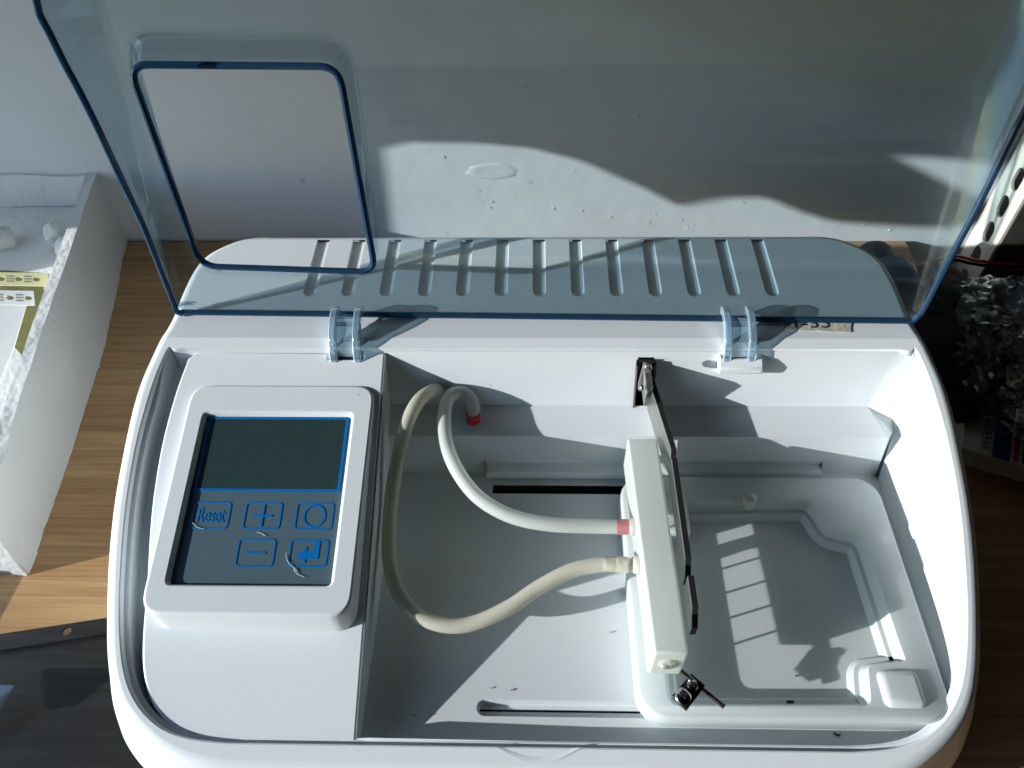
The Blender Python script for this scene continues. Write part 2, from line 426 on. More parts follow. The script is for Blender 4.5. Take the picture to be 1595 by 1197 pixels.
# the rest of the room (outside the picture): only the left side is open to the daylight
v, f = box(5.2, 5.4, -6.2, YW + .2, -3, 6); mk('side_wall', v, f, M['room'], kind='structure')
WX = -1.9
lw = [box(WX - .2, WX, -6.2, -5, -3, 4.6), box(WX - .2, WX, -5, YW + .2, -3, -.05), box(WX - .2, WX, -5, YW + .2, 1.48, 4.6)]
v, f = merge(*lw); mk('window_wall', v, f, M['room'], kind='structure')
v, f = box(-4.6, 5.2, -6.4, -6.2, -3, 6); mk('front_wall', v, f, M['room_dark'], kind='structure')
v, f = box(-4.6, 5.4, -6.4, YW + .2, 4.6, 4.8); mk('ceiling', v, f, M['room_dark'], kind='structure')
v, f = box(-4.6, 5.4, -6.4, YW + .2, -3.1, -3); mk('floor', v, f, M['room'], kind='structure')

# unseen sheet added at left, its outline shapes the sunlight on the wall
XB = -1.84
def towin(p):
    t = (p.x - XB) / SUN.x
    return (p.y - SUN.y * t, p.z - SUN.z * t)
low = [(640, 222), (760, 224), (830, 231), (905, 250), (1000, 291), (1060, 321), (1130, 309), (1205, 308), (1260, 331), (1310, 346), (1390, 352), (1480, 356), (1545, 350),
       (1560, 318), (1520, 306), (1460, 276), (1402, 246), (1460, 246), (1595, 258), (1660, 150), (1800, -70)]
pl = [ony(u, v_, YW) for u, v_ in low]
topz = ZC - .655
poly = [Vector((pl[-1].x, YW, topz)), Vector((-2.6, YW, topz)), Vector((-2.6, YW, -.3)), Vector((-.40, YW, -.3)), Vector((-.37, YW, pl[0].z - .02))] + pl
q = [towin(p) for p in poly]
n = len(q); vs = [(XB, a, b) for a, b in q] + [(XB - .02, a, b) for a, b in q]
tr = tessellate_polygon([[Vector((a, b, 0)) for a, b in q]])
fs = [tuple(t) for t in tr] + [tuple(i + n for i in t[::-1]) for t in tr] + [(i, (i + 1) % n, n + (i + 1) % n, n + i) for i in range(n)]
mk('sun_blocker', vs, fs, M['blocker'], smooth=0, label='white sheet added left of the table outside the picture to shape the sunlight', cat='light blocker', at=(XB, q[0][0], 0))

# ================================================================ THE MACHINE
half_px = [(1190, 363), (1240, 363), (1280, 364), (1315, 370), (1353, 386), (1375, 402), (1391, 423), (1408, 456), (1422, 490), (1438, 518), (1459, 556), (1475, 592), (1490, 640), (1505, 707), (1519, 782),
           (1528, 860), (1532, 930), (1533, 1000), (1531, 1045), (1525, 1085), (1510, 1124), (1478, 1164), (1433, 1197), (1375, 1216), (1300, 1222)]
hp = [ons(u, v_) for u, v_ in half_px]
XM = (ons(216, 607).x + ons(1480.5, 607).x + ons(152, 1000).x + ons(1532, 1000).x) / 4
hp = [Vector((p.x - XM, p.y)) for p in hp]
hp[0].y = hp[1].y = hp[2].y
hs = smoothpath([Vector((p.x, p.y, 0)) for p in hp], 5)
back = [Vector((x, hp[0].y, 0)) for x in (0, .1, .2)] 
front = [Vector((x, hp[-1].y, 0)) for x in (.3, .2, .1, 0)]
right = back + hs + front            # back centre -> clockwise (seen from above) to front centre
right = [p for p in right]
def closed(rt):   # ccw loop seen from above: front centre -> right -> back -> left
    r_ = [Vector((XM + p.x, p.y)) for p in reversed(rt)]
    l_ = [Vector((XM - p.x, p.y)) for p in rt[1:-1]]
    return r_ + l_
OUT = closed(right)
wr = thing('plate_washer', 'white plastic laboratory plate washer with its smoky blue clear lid standing open', 'lab machine', (XM, .75, 0))

def ring(loop, off, zf):
    return [Vector((p.x, p.y, zf(p.y))) for p in offset_loop(loop, off)]
prof = [(.012, lambda y: .012), (.022, lambda y: .05), (.027, lambda y: zs(y) * .5), (.021, lambda y: zs(y) - .075), (.010, lambda y: zs(y) - .045), (.002, lambda y: zs(y) - .032),
        (0, lambda y: zs(y) - .020), (-.0015, lambda y: zs(y) - .011), (-.006, lambda y: zs(y) - .004), (-.013, lambda y: zs(y) - .0006), (-.018, zs)]
rings = [ring(OUT, o_, z_) for o_, z_ in prof]
n = len(OUT); vs = [p for rg in rings for p in rg]; fs = []
for i in range(len(rings) - 1):
    for k in range(n):
        a = i * n + k; b = i * n + (k + 1) % n; fs.append((a, b, b + n, a + n))
fs.append(tuple(range(n - 1, -1, -1)))
IN = rings[-1]
# opening
op_px = [(1428, 545), (1452, 600), (1478, 690), (1496, 790), (1505, 890), (1508, 980), (1501, 1060), (1480, 1113), (1443, 1150), (1395, 1168), (1330, 1174)]
opp = [ons(u, v_) for u, v_ in op_px]
yb = ons(845, 543).y; yf = opp[-1].y
oh = [Vector((p.x - XM, p.y, 0)) for p in opp]
oh = [Vector((oh[0].x - .03, yb, 0)), Vector((oh[0].x - .012, yb - .003, 0))] + oh
oh = smoothpath(oh, 5)
opr = [Vector((0, yb, 0)), Vector((.3, yb, 0))] + oh + [Vector((x, yf, 0)) for x in (.3, .0)]
OPEN = closed(opr)
opz = [Vector((p.x, p.y, zs(p.y))) for p in OPEN]
# rim part: everything in front of the deck
def cut_loop(loop, y0):
    """part of the closed ccw loop with y < y0, ordered from its right end... returns polyline from left end to right end via the front"""
    n = len(loop); out = []
    idx = [i for i in range(n) if loop[i].y < y0]
    start = [i for i in idx if loop[i - 1].y >= y0][0]
    def isect(a, b): t = (y0 - a.y) / (b.y - a.y); p = a.lerp(b, t); return p
    res = [isect(loop[start - 1], loop[start])]; i = start
    while loop[i % n].y < y0: res.append(loop[i % n]); i += 1
    res.append(isect(loop[(i - 1) % n], loop[i % n]))
    return res
fr = cut_loop(IN, YK)
fr = [Vector((p.x, p.y, zs(p.y))) for p in fr]
fr[0].z = fr[-1].z = .4
v2, f2 = fillh([fr, opz])
# lip down into the opening
lipp = [(0, 0), (-.002, -.0010), (-.004, -.006), (-.0046, -.0085), (-.010, -.0092), (-.0125, -.011), (-.0135, -.05)]
def lipring(o_, dz):
    out = []
    for a, p in zip(OPEN, offset_loop(OPEN, o_)):
        t = min(1, max(0, (yb - a.y) / .09)); t = t * t * (3 - 2 * t); t = .12 + .88 * t
        q_ = Vector((a.x, a.y)).lerp(Vector((p.x, p.y)), t); out.append(Vector((q_.x, q_.y, zs(q_.y) + dz)))
    return out
lr = [lipring(o_, dz) for o_, dz in lipp]
m_ = len(OPEN); v3 = [p for rg in lr for p in rg]; f3 = []
for i in range(len(lr) - 1):
    for k in range(m_):
        if i == len(lr) - 2 and lr[0][k].x > -.26 : continue
        a = i * m_ + k; b = i * m_ + (k + 1) % m_; f3.append((a, b, b + m_, a + m_))
hv, hf = merge((vs, fs), (v2, f2), (v3, f3))
# thumb scoop and the rim are one shell
mk('housing', hv, hf, M['abs'], wr, smooth=32)
# thumb scoop in the front rim
sc = []
c1 = ons(770, 1173); c2 = ons(905, 1173)
nn = 24; v4 = []; f4 = []
for j in range(7):
    for i in range(nn + 1):
        t = i / nn; x = c1.x + (c2.x - c1.x) * t; dpt = math.sin(math.pi * t); s = j / 6
        y = yf + .002 - s * .021 * dpt
        v4.append((x, y, zs(y) + .0012 - .006 * dpt * (1 - s) ** 2 * (1 if j < 6 else 0)))
for j in range(6):
    for i in range(nn):
        a = j * (nn + 1) + i; f4.append((a, a + 1, a + nn + 2, a + nn + 1))
mk('thumb_scoop', v4, f4, M['abs'], wr, smooth=60)

# rear deck with thirteen open grooves
dk = [p for p in IN if p.y > YK]
# order: IN is ccw starting at the front centre; the deck part is contiguous
e0, e1 = fr[-1], fr[0]
deck_poly = [(e0.x, YK)] + [(p.x, p.y) for p in dk] + [(e1.x, YK)]
v, f = prism(deck_poly, lambda x, y: .30, lambda x, y: .4)
deck = mk('rear_deck', v, f, M['abs'], wr)
gc = [482, 541, 603, 662, 722, 782, 840, 900, 961, 1021, 1081, 1143, 1204]
g0 = onz(482, 456, .4); g1 = onz(1204, 459, .4); cut = []
gy = onz(840, 462, .4).y; ytop = hp[0].y
for i in range(13):
    x = g0.x + (g1.x - g0.x) * i / 12; hw = .0150
    pg = [(x + hw, ytop + .05), (x - hw, ytop + .05)] + [(x - hw * math.cos(a), gy + hw - hw * math.sin(a)) for a in [R(k) for k in range(0, 181, 20)]]
    tz = lambda X, Y, i=i: .5
    bz = lambda X, Y, i=i: .4 - .0050
    v, f = prism(pg, bz, tz)
    # sloping flanks: bottom a little narrower
    v = [Vector((x + (p[0] - x) * (.74 if k < len(pg) else 1), p[1], p[2])) if True else p for k, p in enumerate(v)]
    for k, p in enumerate(v):
        if k >= len(pg): p.x = x + (p.x - x) * (1 + .38 * (.5 - .4) / .0050 * .2)
    cut.append(mk('cutter', v, f, M['abs']))
boolean(deck, cut); addbevel(deck, .0026, 3, 25)
# outer rounded collar of the deck is in the housing; the plate sits flush inside it

def lumpy_small(c, r_, seed):
    vs = [Vector(c) + Vector((dx * r_ * (1 + .5 * noise.noise(Vector((seed * 3.1, k, 0)))), dy * r_ * 1.2, dz * r_)) for k, (dx, dy, dz) in enumerate(((1, 0, 0), (-1, 0, 0), (0, 1, 0), (0, -1, 0), (0, 0, 1), (0, 0, -1)))]
    return vs, [(0, 2, 4), (2, 1, 4), (1, 3, 4), (3, 0, 4), (2, 0, 5), (1, 2, 5), (3, 1, 5), (0, 3, 5)]
# ---- washing chamber
ZF = .15
XL = -.2565
flr = {'x0': XL, 'x1': None}
XR = (onz(1369, 750, ZF).x + onz(1474, 1067, ZF).x) / 2
YB = .851; YFf = .333
inner = lipring(-.0126, -.0112)
# split loop (ccw from the front centre): right side, then back
n = len(inner)
half = n // 2
# right-hand polyline: front centre -> front right -> back right -> back centre
rp = inner[:half + 1]
kback = max(range(len(rp)), key=lambda i: rp[i].x * .6 + rp[i].y)           # back right corner
kfront = max(range(len(rp)), key=lambda i: rp[i].x * .6 - rp[i].y)
ybk = rp[-1].y; yfr = rp[0].y
A = Vector((XL, yfr, zs(yfr) - .010)); B = Vector((XL, ybk, zs(ybk) - .010))
seg_front = resample([A, Vector((XL + .002, yfr, zs(yfr) - .006))] + rp[:kfront + 1], 40)
seg_right = resample(rp[kfront:kback + 1], 40)
# back columns: exact edges for the arm slot
sx0 = ony(991, 600, .92).x; sx1 = ony(1016, 600, .92).x
xb = rp[kback].x
xs = [xb, xb - .03, xb - .08, .5, .4, .3, sx1, sx0, .1, 0, -.1, -.2, XL]
xs = sorted(set(xs), reverse=True)
X1 = {xb: .603, xb - .03: .588, xb - .08: .555}; X2 = {xb: .629, xb - .03: .608, xb - .08: .565}
pb = rp[kback]
seg_back = [Vector((x, ybk if x < xb - .02 else pb.y + (ybk - pb.y) * (xb - x) / .03, zs(ybk) - .006)) for x in xs]
seg_left = resample([B, A], 12)
# floor counterparts
fr_r = Vector((XR - .09, YFf, ZF)); 
floor_front = resample([Vector((XL, YFf, ZF)), Vector((XR - .10, YFf, ZF)), Vector((XR - .045, YFf + .018, ZF)), Vector((XR - .012, YFf + .06, ZF))], 40)
floor_right = resample([Vector((XR - .012, YFf + .06, ZF)), Vector((XR, YFf + .13, ZF)), Vector((XR, YB, ZF))], 40)
floor_back = [Vector((XR if i == 0 else min(XR, x), YB, ZF)) for i, x in enumerate(xs)]
floor_left = resample([Vector((XL, YB, ZF)), Vector((XL, YFf, ZF))], 12)
L0 = []; L3 = []; kind = []
for a, b, nm in ((seg_front, floor_front, 'f'), (seg_right, floor_right, 'r'), (seg_back, floor_back, 'b'), (seg_left, floor_left, 'l')):
    for i in range(len(a) - 1):
        L0.append(a[i]); L3.append(b[i]); kind.append((nm, i / (len(a) - 1), i))
L1 = []; L2 = []
for p, q, (nm, t, i) in zip(L0, L3, kind):
    if nm == 'b': wgt = 1
    elif nm == 'r': wgt = max(0, 1 - (1 - t) / .03)
    elif nm == 'l': wgt = max(0, 1 - t / .3)
    else: wgt = 0
    a1 = p.lerp(q, .5); a2 = p.lerp(q, .56)
    b1 = Vector((X1.get(p.x, min(p.x, .603)) if nm == 'b' else .603, .905, ZC - 1.113)); b2 = Vector((X2.get(p.x, min(p.x, .629)) if nm == 'b' else .629, .848, ZC - 1.130))
    if nm == 'l': b1.x = b2.x = XL
    L1.append(a1.lerp(b1, wgt)); L2.append(a2.lerp(b2, wgt))
rings = [L0, L1, L2, L3]; n = len(L0)
vs = [p for rg in rings for p in rg]; fs = []
slotcols = [k for k, (nm, t, i) in enumerate(kind) if nm == 'b' and abs(xs[i] - sx1) < 1e-6]
slotcol = slotcols[0]
# the arm slot starts a little below the top: split column faces by an extra ring
zt = .4 - .022
for i in range(3):
    for k in range(n):
        if k == slotcol and i == 0: continue
        a = i * n + k; b = i * n + (k + 1) % n; fs.append((b, a, a + n, b + n))
# upper stub above the slot
k = slotcol; k2 = (k + 1) % n
a, b = L0[k], L0[k2]; c_, d_ = L1[k], L1[k2]
tq = .10
base = len(vs); vs += [a.lerp(c_, tq), b.lerp(d_, tq)]
fs.append((k2, k, base, base + 1))
chamber_vs, chamber_fs = vs, fs
# floor with the carriage slot and the front groove
slot = [onz(768, 756, ZF), onz(768, 769, ZF), onz(1330, 771, ZF), onz(1330, 758, ZF)]
sl = [Vector((slot[0].x, slot[0].y, ZF)), Vector((slot[0].x, slot[1].y, ZF)), Vector((slot[2].x, slot[1].y, ZF)), Vector((slot[2].x, slot[0].y, ZF))]
ga = onz(742, 1104, ZF); gb = onz(1300, 1106, ZF); gt = onz(845, 1091, ZF).y; gl = onz(845, 1117, ZF).y
gr_ = rrect((ga.x + gb.x) / 2, (gt + gl) / 2, (gb.x - ga.x) / 2, (gt - gl) / 2, (gt - gl) / 2 * .98, 6)
groove = [Vector((x, y, ZF)) for x, y in gr_]
vf, ff = fillh([L3, sl, groove])
g2 = [Vector((x, y, ZF - .013)) for x, y in rrect((ga.x + gb.x) / 2, (gt + gl) / 2, (gb.x - ga.x) / 2 - .004, (gt - gl) / 2 - .004, (gt - gl) / 2 * .8, 6)]
ng = len(groove); vg = groove + g2; fg = [(k, (k + 1) % ng, ng + (k + 1) % ng, ng + k)[::-1] for k in range(ng)]; fg = [q_[::-1] for q_ in fg]
fg.append(tuple(range(ng, 2 * ng)))
cv, cf = merge((chamber_vs, chamber_fs), (vf, ff), (vg, fg))
chm = mk('wash_chamber', cv, cf, M['abs_in'], wr, smooth=30)
# dark insides of the slot in the floor and of the arm slot
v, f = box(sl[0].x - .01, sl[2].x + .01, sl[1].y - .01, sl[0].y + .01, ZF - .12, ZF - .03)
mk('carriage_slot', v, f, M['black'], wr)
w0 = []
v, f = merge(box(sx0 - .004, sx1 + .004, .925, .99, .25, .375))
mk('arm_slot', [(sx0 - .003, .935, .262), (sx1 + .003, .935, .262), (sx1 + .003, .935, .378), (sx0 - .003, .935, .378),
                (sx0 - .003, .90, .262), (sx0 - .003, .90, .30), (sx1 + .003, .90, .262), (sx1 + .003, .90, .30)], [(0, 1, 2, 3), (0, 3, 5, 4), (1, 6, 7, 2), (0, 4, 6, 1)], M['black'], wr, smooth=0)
# notch where the arm passes the ledge
v, f = box(sx0, sx1, .846, .912, ZC - 1.14, ZC - 1.108)
n1, n2, n3, n4 = onz(991, 645, ZC - 1.12), onz(1010, 645, ZC - 1.12), onz(1012, 682, ZC - 1.128), onz(994, 682, ZC - 1.128)
# cover bar over the carriage slot
cb0 = onz(758, 703, .19); cb1 = onz(1276, 706, .19); cbf = onz(845, 738, .172)
bar = [(cb0.x, .8505, .0), ]
yb1 = cb0.y; ybf = cbf.y
sec = [(YB - .0005, .192), (yb1, .190), (ybf, .178), (ybf - .004, .172), (ybf - .004, .160), (YB - .0005, .160)]
nS = len(sec)
vs = [(cb0.x, y, z) for y, z in sec] + [(cb1.x, y, z) for y, z in sec]
fs = [tuple(range(nS)), tuple(range(2 * nS - 1, nS - 1, -1))] + [(i, nS + i, nS + (i + 1) % nS, (i + 1) % nS) for i in range(nS)]
mk('slot_cover', vs, fs, M['abs_in'], wr, bevel=.002)

# ---- control panel (left), solid block beside the channel
def zp(x, y): return zs(y) - .009
lo0 = offset_loop(OPEN, -.040); lo = [Vector((a.x, a.y)).lerp(Vector((b.x, b.y)), min(1, max(0, (a.y - yf - .004) / .20)) ** .6 * .9 + .1) for a, b in zip(OPEN, lo0)]
lef = [p for p in lo if p.x < XL - .03]
# ccw loop: starts at front centre -> right -> back -> left ; left points run back -> front
lef = [p for p in lef if p.y < ybk - .036 or True]
ypb = yb - .0012; ypf = yf + .004
pp = [(XL - .0012, ypf), (XL - .0012, ypb)]
lp = [(p.x, p.y) for p in lef]
# keep between the back rail and front rim
bx = min(p[0] for p in lp if p[1] > ypb - .10)
ll = [(max(x, -9), y) for x, y in lp if y < ypb - .05 and y > ypf + .004]
first = ll[0]
lf2 = [p for p in lp if p[1] <= ypf + .004]
pp += [(first[0] + .022, ypb), (first[0] + .008, ypb - .012)] + ll + [(lf2[0][0] if lf2 else ll[-1][0] + .03, ypf)]
v, f = prism(pp, lambda x, y: .10, zp)
panel = mk('control_panel', v, f, M['abs'], wr)
hs0 = onf(510, 554, lambda y: zs(y)); hs1 = onf(564, 554, lambda y: zs(y))
v, f = box(hs0.x, hs1.x, hs0.y, ypb + .02, .30, .45); c_ = mk('cutter', v, f, M['abs'])
boolean(panel, [c_]); addbevel(panel, .004, 3, 50)
v, f = box(hs0.x - .004, hs1.x + .004, hs0.y - .002, ypb + .001, .30, .372); mk('hinge_slot_shade', v, f, M['black'], wr)  # black block stands in for the shade inside the slot
# channel floor
chn = [Vector((p.x, p.y, zs(p.y) - .045)) for p in offset_loop(OPEN, .004) if p.x < XL]
chn = [Vector((XL - .01, yb + .004, zs(yb) - .045))] + chn + [Vector((XL - .01, yf - .004, zs(yf) - .045))]
ci = [Vector((p.x + .09, p.y, p.z)) for p in chn[1:-1] if ypf + .02 < p.y < ypb - .02]
v, f = fillh([chn]); mk('panel_channel', v, f, M['abs'], wr, smooth=0)

# ---- keypad box
# its top is less steep than the panel
kb = onf(430, 602, lambda y: zp(0, y)); SL = .215
def zk(x, y): return kb.z + .004 - (kb.y - y) * SL
def onk(u, v_): return onf(u, v_, lambda y: zk(0, y))
kc = [onk(293, 602), onk(584, 604), onk(546, 962), onk(222, 955)]
kx0 = (kc[0].x + kc[3].x) / 2; kx1 = (kc[1].x + kc[2].x) / 2; ky1 = kb.y; ky0 = (kc[2].y + kc[3].y) / 2
kp = roundpoly([(kx0, ky0), (kx1, ky0), (kx1, ky1), (kx0, ky1)], .034, 6)
wn = [onk(319, 640), onk(547, 647), onk(516, 912), onk(260, 909)]
wx0 = (wn[0].x + wn[3].x) / 2; wx1 = (wn[1].x + wn[2].x) / 2; wy1 = (wn[0].y + wn[1].y) / 2; wy0 = (wn[2].y + wn[3].y) / 2
print('keypad', kx0, kx1, ky0, ky1, 'window', wx0, wx1, wy0, wy1, [tuple(round(c, 3) for c in p) for p in kc], [tuple(round(c, 3) for c in p) for p in wn])
v, f = prism(kp, lambda x, y: zp(x, y) - .02, zk)
bez = mk('keypad_bezel', v, f, M['abs'], wr)
v, f = prism(roundpoly([(wx0, wy0), (wx1, wy0), (wx1, wy1), (wx0, wy1)], .008, 3), lambda x, y: zk(x, y) - .0095, lambda x, y: zk(x, y) + .1)
boolean(bez, [mk('cutter', v, f, M['abs'])]); addbevel(bez, .0045, 3, 40)
# membrane, display, keys: a plane just above the pocket floor
def lay(x, y, d=0): return Vector((x, y, zk(x, y) - .0095 + d))
def plate(poly, d0, d1, name, m, parent, **kw):
    v, f = prism(poly, lambda x, y: zk(x, y) - .0095 + d0, lambda x, y: zk(x, y) - .0095 + d1)
    return mk(name, v, f, m, parent, smooth=0, **kw)
mem = plate([(wx0 + .0006, wy0 + .0006), (wx1 - .0006, wy0 + .0006), (wx1 - .0006, wy1 - .0006), (wx0 + .0006, wy1 - .0006)], .0002, .0012, 'keypad_membrane', M['mem'], bez)
def pk(u, v_):
    return onf(u, v_, lambda y: zk(0, y) - .008)
def outline(poly, w_, d, name, m, parent):
    """closed printed line of width w_, raised by d"""
    a = poly; b = [tuple(p) for p in offset_loop(poly, -w_)]
    n = len(a)
    vs = [lay(x, y, d) for x, y in a] + [lay(x, y, d) for x, y in b] + [lay(x, y, .0012) for x, y in a] + [lay(x, y, .0012) for x, y in b]
    fs = []
    for i in range(n):
        j = (i + 1) % n; fs += [(i, j, n + j, n + i), (2 * n + i, 2 * n + j, j, i), (n + i, n + j, 3 * n + j, 3 * n + i)]
    return mk(name, vs, fs, m, parent, smooth=0)
d0 = pk(344, 650); d1 = pk(544, 650); d2 = pk(529, 767)
dx1 = (d1.x + d2.x) / 2; dx0 = wx0 + (wx1 - dx1); dy1 = (d0.y + d1.y) / 2; dy0 = d2.y
dr = roundpoly([(dx0, dy0), (dx1, dy0), (dx1, dy1), (dx0, dy1)], .006, 4)
outline(dr, .0045, .0020, 'display_border', M['blue'], bez)
plate([tuple(p) for p in offset_loop(dr, -.0040)], .0008, .0018, 'display', M['lcd'], bez)
def key_at(x0p, x1p, ypx, ypx2, sym):
    a = pk(*x0p); b = pk(*x1p); c = pk(*ypx); d = pk(*ypx2)
    x0 = (a.x + d.x) / 2; x1 = (b.x + c.x) / 2; y1 = (a.y + b.y) / 2; y0 = (c.y + d.y) / 2
    return x0, x1, y0, y1
def q7(x, y): return (220 + x / 2.9925, 580 + y / 2.9925)
K = {'plus': [(490, 605), (662, 607), (643, 735), (467, 733)], 'circle': [(727, 607), (902, 608), (888, 737), (708, 735)],
     'minus': [(455, 775), (632, 777), (612, 910), (432, 907)], 'enter': [(697, 778), (877, 780), (862, 912), (680, 908)]}
kk = {s: key_at(*[q7(*p) for p in pts], s) for s, pts in K.items()}
kw_ = (kk['plus'][1] - kk['plus'][0]); rx1 = (pk(*q7(422, 610)).x + pk(*q7(402, 730)).x) / 2
kk['Reset'] = (rx1 - kw_, rx1, kk['plus'][2], kk['plus'][3])
N = Vector((0, -SL, 1)).normalized() ; T = Vector((0, 1, SL)).normalized()
for s, (x0, x1, y0, y1) in kk.items():
    ko = outline(roundpoly([(x0, y0), (x1, y0), (x1, y1), (x0, y1)], .008, 4), .0026, .0019, 'key', M['blue'], bez)
    cx, cy = (x0 + x1) / 2, (y0 + y1) / 2
    if s == 'plus':
        v, f = merge(prism([(cx - .016, cy - .0018), (cx + .016, cy - .0018), (cx + .016, cy + .0018), (cx - .016, cy + .0018)], lambda x, y: lay(x, y).z + .001, lambda x, y: lay(x, y).z + .0019),
                     prism([(cx - .0018, cy - .018), (cx + .0018, cy - .018), (cx + .0018, cy + .018), (cx - .0018, cy + .018)], lambda x, y: lay(x, y).z + .001, lambda x, y: lay(x, y).z + .0021))
        mk('plus_symbol', v, f, M['blue'], bez, smooth=0)
    elif s == 'minus':
        v, f = prism([(cx - .016, cy - .0018), (cx + .016, cy - .0018), (cx + .016, cy + .0018), (cx - .016, cy + .0018)], lambda x, y: lay(x, y).z + .001, lambda x, y: lay(x, y).z + .0019)
        mk('minus_symbol', v, f, M['blue'], bez, smooth=0)
    elif s == 'circle':
        outline([(cx + .0185 * math.cos(R(a)), cy + .0185 * 1.05 * math.sin(R(a))) for a in range(0, 360, 10)], .0036, .0019, 'circle_symbol', M['blue'], bez)
    elif s == 'enter':
        ar = [(-.020, -.003), (-.003, .010), (-.003, .003), (.007, .003), (.007, .019), (.0165, .019), (.0165, -.009), (-.003, -.009), (-.003, -.016)]
        v, f = prism([(cx + a, cy + b) for a, b in ar], lambda x, y: lay(x, y).z + .001, lambda x, y: lay(x, y).z + .0019)
        mk('enter_symbol', v, f, M['blue'], bez, smooth=0)
    else:
        X = Vector((1, 0, 0)); mt = Matrix((X, T, N)).transposed().to_4x4(); mt.translation = lay(cx, cy, .0014)
        textmesh('Reset', .036, mt, M['blue'], 'key_lettering', bez, sx=.55, depth=.0004, offset=.0002)
# wear marks in the film over the keys
for (pts) in ([(446, 862), (447, 872), (452, 880), (459, 886), (464, 892)], [(300, 815), (307, 822), (318, 825)], [(400, 830), (408, 832), (413, 836)], [(458, 887), (462, 894), (474, 900)]):
    v, f = tube(smoothpath([pk(*p) + Vector((0, 0, .0015)) for p in pts], 4), .00035, 5)
    mk('film_scratch', v, f, M['wpaper'], bez)

# ---- hinge hood on the right of the chamber's back wall
def onbw(u, v_): return ony(u, v_, .918)
hz = .352
a0 = ons(1118, 546); a1 = ons(1186, 547)
yh0 = onz(1150, 558, zs(yb) - .012).y
hx0 = onz(1118, 558, .378).x; hx1 = onz(1187, 558, .378).x
top = zs(yb) - .010
sec = [(yb + .004, top), (yh0 - .006, top), (yh0 - .018, top - .010), (yh0 - .020, top - .022), (yh0 + .004, top - .040), (yb + .004, top - .048)]
nS = len(sec); vs = [(hx0, y, z) for y, z in sec] + [(hx1, y, z) for y, z in sec]
fs = [tuple(range(nS)), tuple(range(2 * nS - 1, nS - 1, -1))] + [(i, nS + i, nS + (i + 1) % nS, (i + 1) % nS) for i in range(nS)]
hood = mk('hinge_hood', vs, fs, M['abs'], wr)
hq0 = onz(1122, 552, top).x; hq1 = onz(1179, 552, top).x
v, f = box(hq0 + .002, hq1 - .002, yh0 - .001, yb + .02, top - .03, top + .1)
boolean(hood, [mk('cutter', v, f, M['abs'])]); addbevel(hood, .004, 3)
v, f = box(hq0 + .001, hq1 - .001, yh0 - .002, yb - .0005, top - .036, top - .006); mk('hinge_slot_shade', v, f, M['black'], wr)  # black fill near the opening, its colour carries the slot's inner shade

# old tape label on the rear rail
t0 = onz(1222, 494, .4012); t1 = onz(1326, 497, .4012); t2 = onz(1325, 517, .4012); t3 = onz(1221, 514, .4012)
tp = []
for a, b, k in ((t3, t2, 10), (t2, t1, 3), (t1, t0, 10), (t0, t3, 3)):
    for i in range(k):
        p = a.lerp(b, i / k); tp.append((p.x + random.uniform(-.001, .001), p.y + random.uniform(-.0012, .0012)))
v, f = prism(tp, lambda x, y: .4002, lambda x, y: .4016)
tp_o = mk('tape_label', v, f, M['tape'], wr, smooth=0, label='worn cream tape label with handwritten digits')
mt = Matrix.Translation(onz(1262, 504, .4018))
textmesh('1-35', .036, mt, M['ink'], 'handwriting', tp_o, sx=1.1, depth=.0002)

# ================================================================ LID (open)
lidp = mk('lid', [], [], M['lid'], wr)       # replaced below
bpy.data.objects.remove(lidp)
P0 = onz(275, 489, .405); P1 = onz(1424, 503, .405)
ex = (P1 - P0).normalized()
lean = .055
tE = R(7.0)
eS = (Vector((0, math.sin(tE), math.cos(tE))) + ex * lean).normalized()
eS = (eS - ex * eS.dot(ex) * .0).normalized()
eW = ex.cross(eS).normalized()
if eW.y < 0: eW = -eW
WA = math.tan(R(15.5))
PM = (P0 + P1) / 2
def LW(x, s, w_): return PM + ex * x + eS * s + eW * w_
hwid = (P1 - P0).length / 2
# contour (x, s) of the open edge, left and right side from the photograph, closed beyond the frame
smax = .735
def onE(u, v_):
    p = onp(u, v_, PM, eW); d = p - PM; c = ex.dot(eS); dx = d.dot(ex); ds = d.dot(eS); den = 1 - c * c
    return ((dx - c * ds) / den, (ds - c * dx) / den)
Lp = [onE(*q_) for q_ in ((271, 474), (244.5, 406), (222, 350), (199, 301), (173, 244.5), (150.5, 196), (124, 143), (101.6, 101.6), (79, 56), (62, 23), (56, 0))]
Rp = [onE(*q_) for q_ in ((1440, 480), (1482.7, 398), (1530, 308), (1589, 187.5))]
print('lid', Lp, Rp, hwid)
rx = Rp[-1][0]; lx = Lp[-1][0]
Rp = [(hwid - .012, 0), (hwid - .003, .004), (hwid + .001, .014)] + Rp + [(rx + .005, .48), (rx - .008, .58), (rx - .04, .66), (rx - .10, .715), (rx - .2, smax)]
Lp = [(-hwid + .012, 0), (-hwid + .003, .004), (-hwid - .001, .014)] + [q_ for q_ in Lp if q_[1] > .02] + [(lx + .004, .60), (lx + .04, .67), (lx + .10, .715), (lx + .2, smax)]
def sm(q_): return smoothpath([Vector((a, b, 0)) for a, b in q_], 6)
allp = sm(Rp) + [Vector((.2, smax + .008, 0)), Vector((0, smax + .01, 0)), Vector((-.2, smax + .008, 0))] + sm(Lp)[::-1]
edge = [(p.x, max(p.y, 0)) for p in allp]
def panel_xy(x, s, inset):
    """inner contour for the top panel"""
    sc_ = (hwid - inset) / hwid if abs(x) > 0 else 1
    return x * sc_, min(s, smax + .014 - inset * 1.6 * max(0, (s - smax * .75) / (smax * .25)))
lev = [(0, 0), (.004, .30), (.010, .80), (.018, .95), (.034, 1.0)]
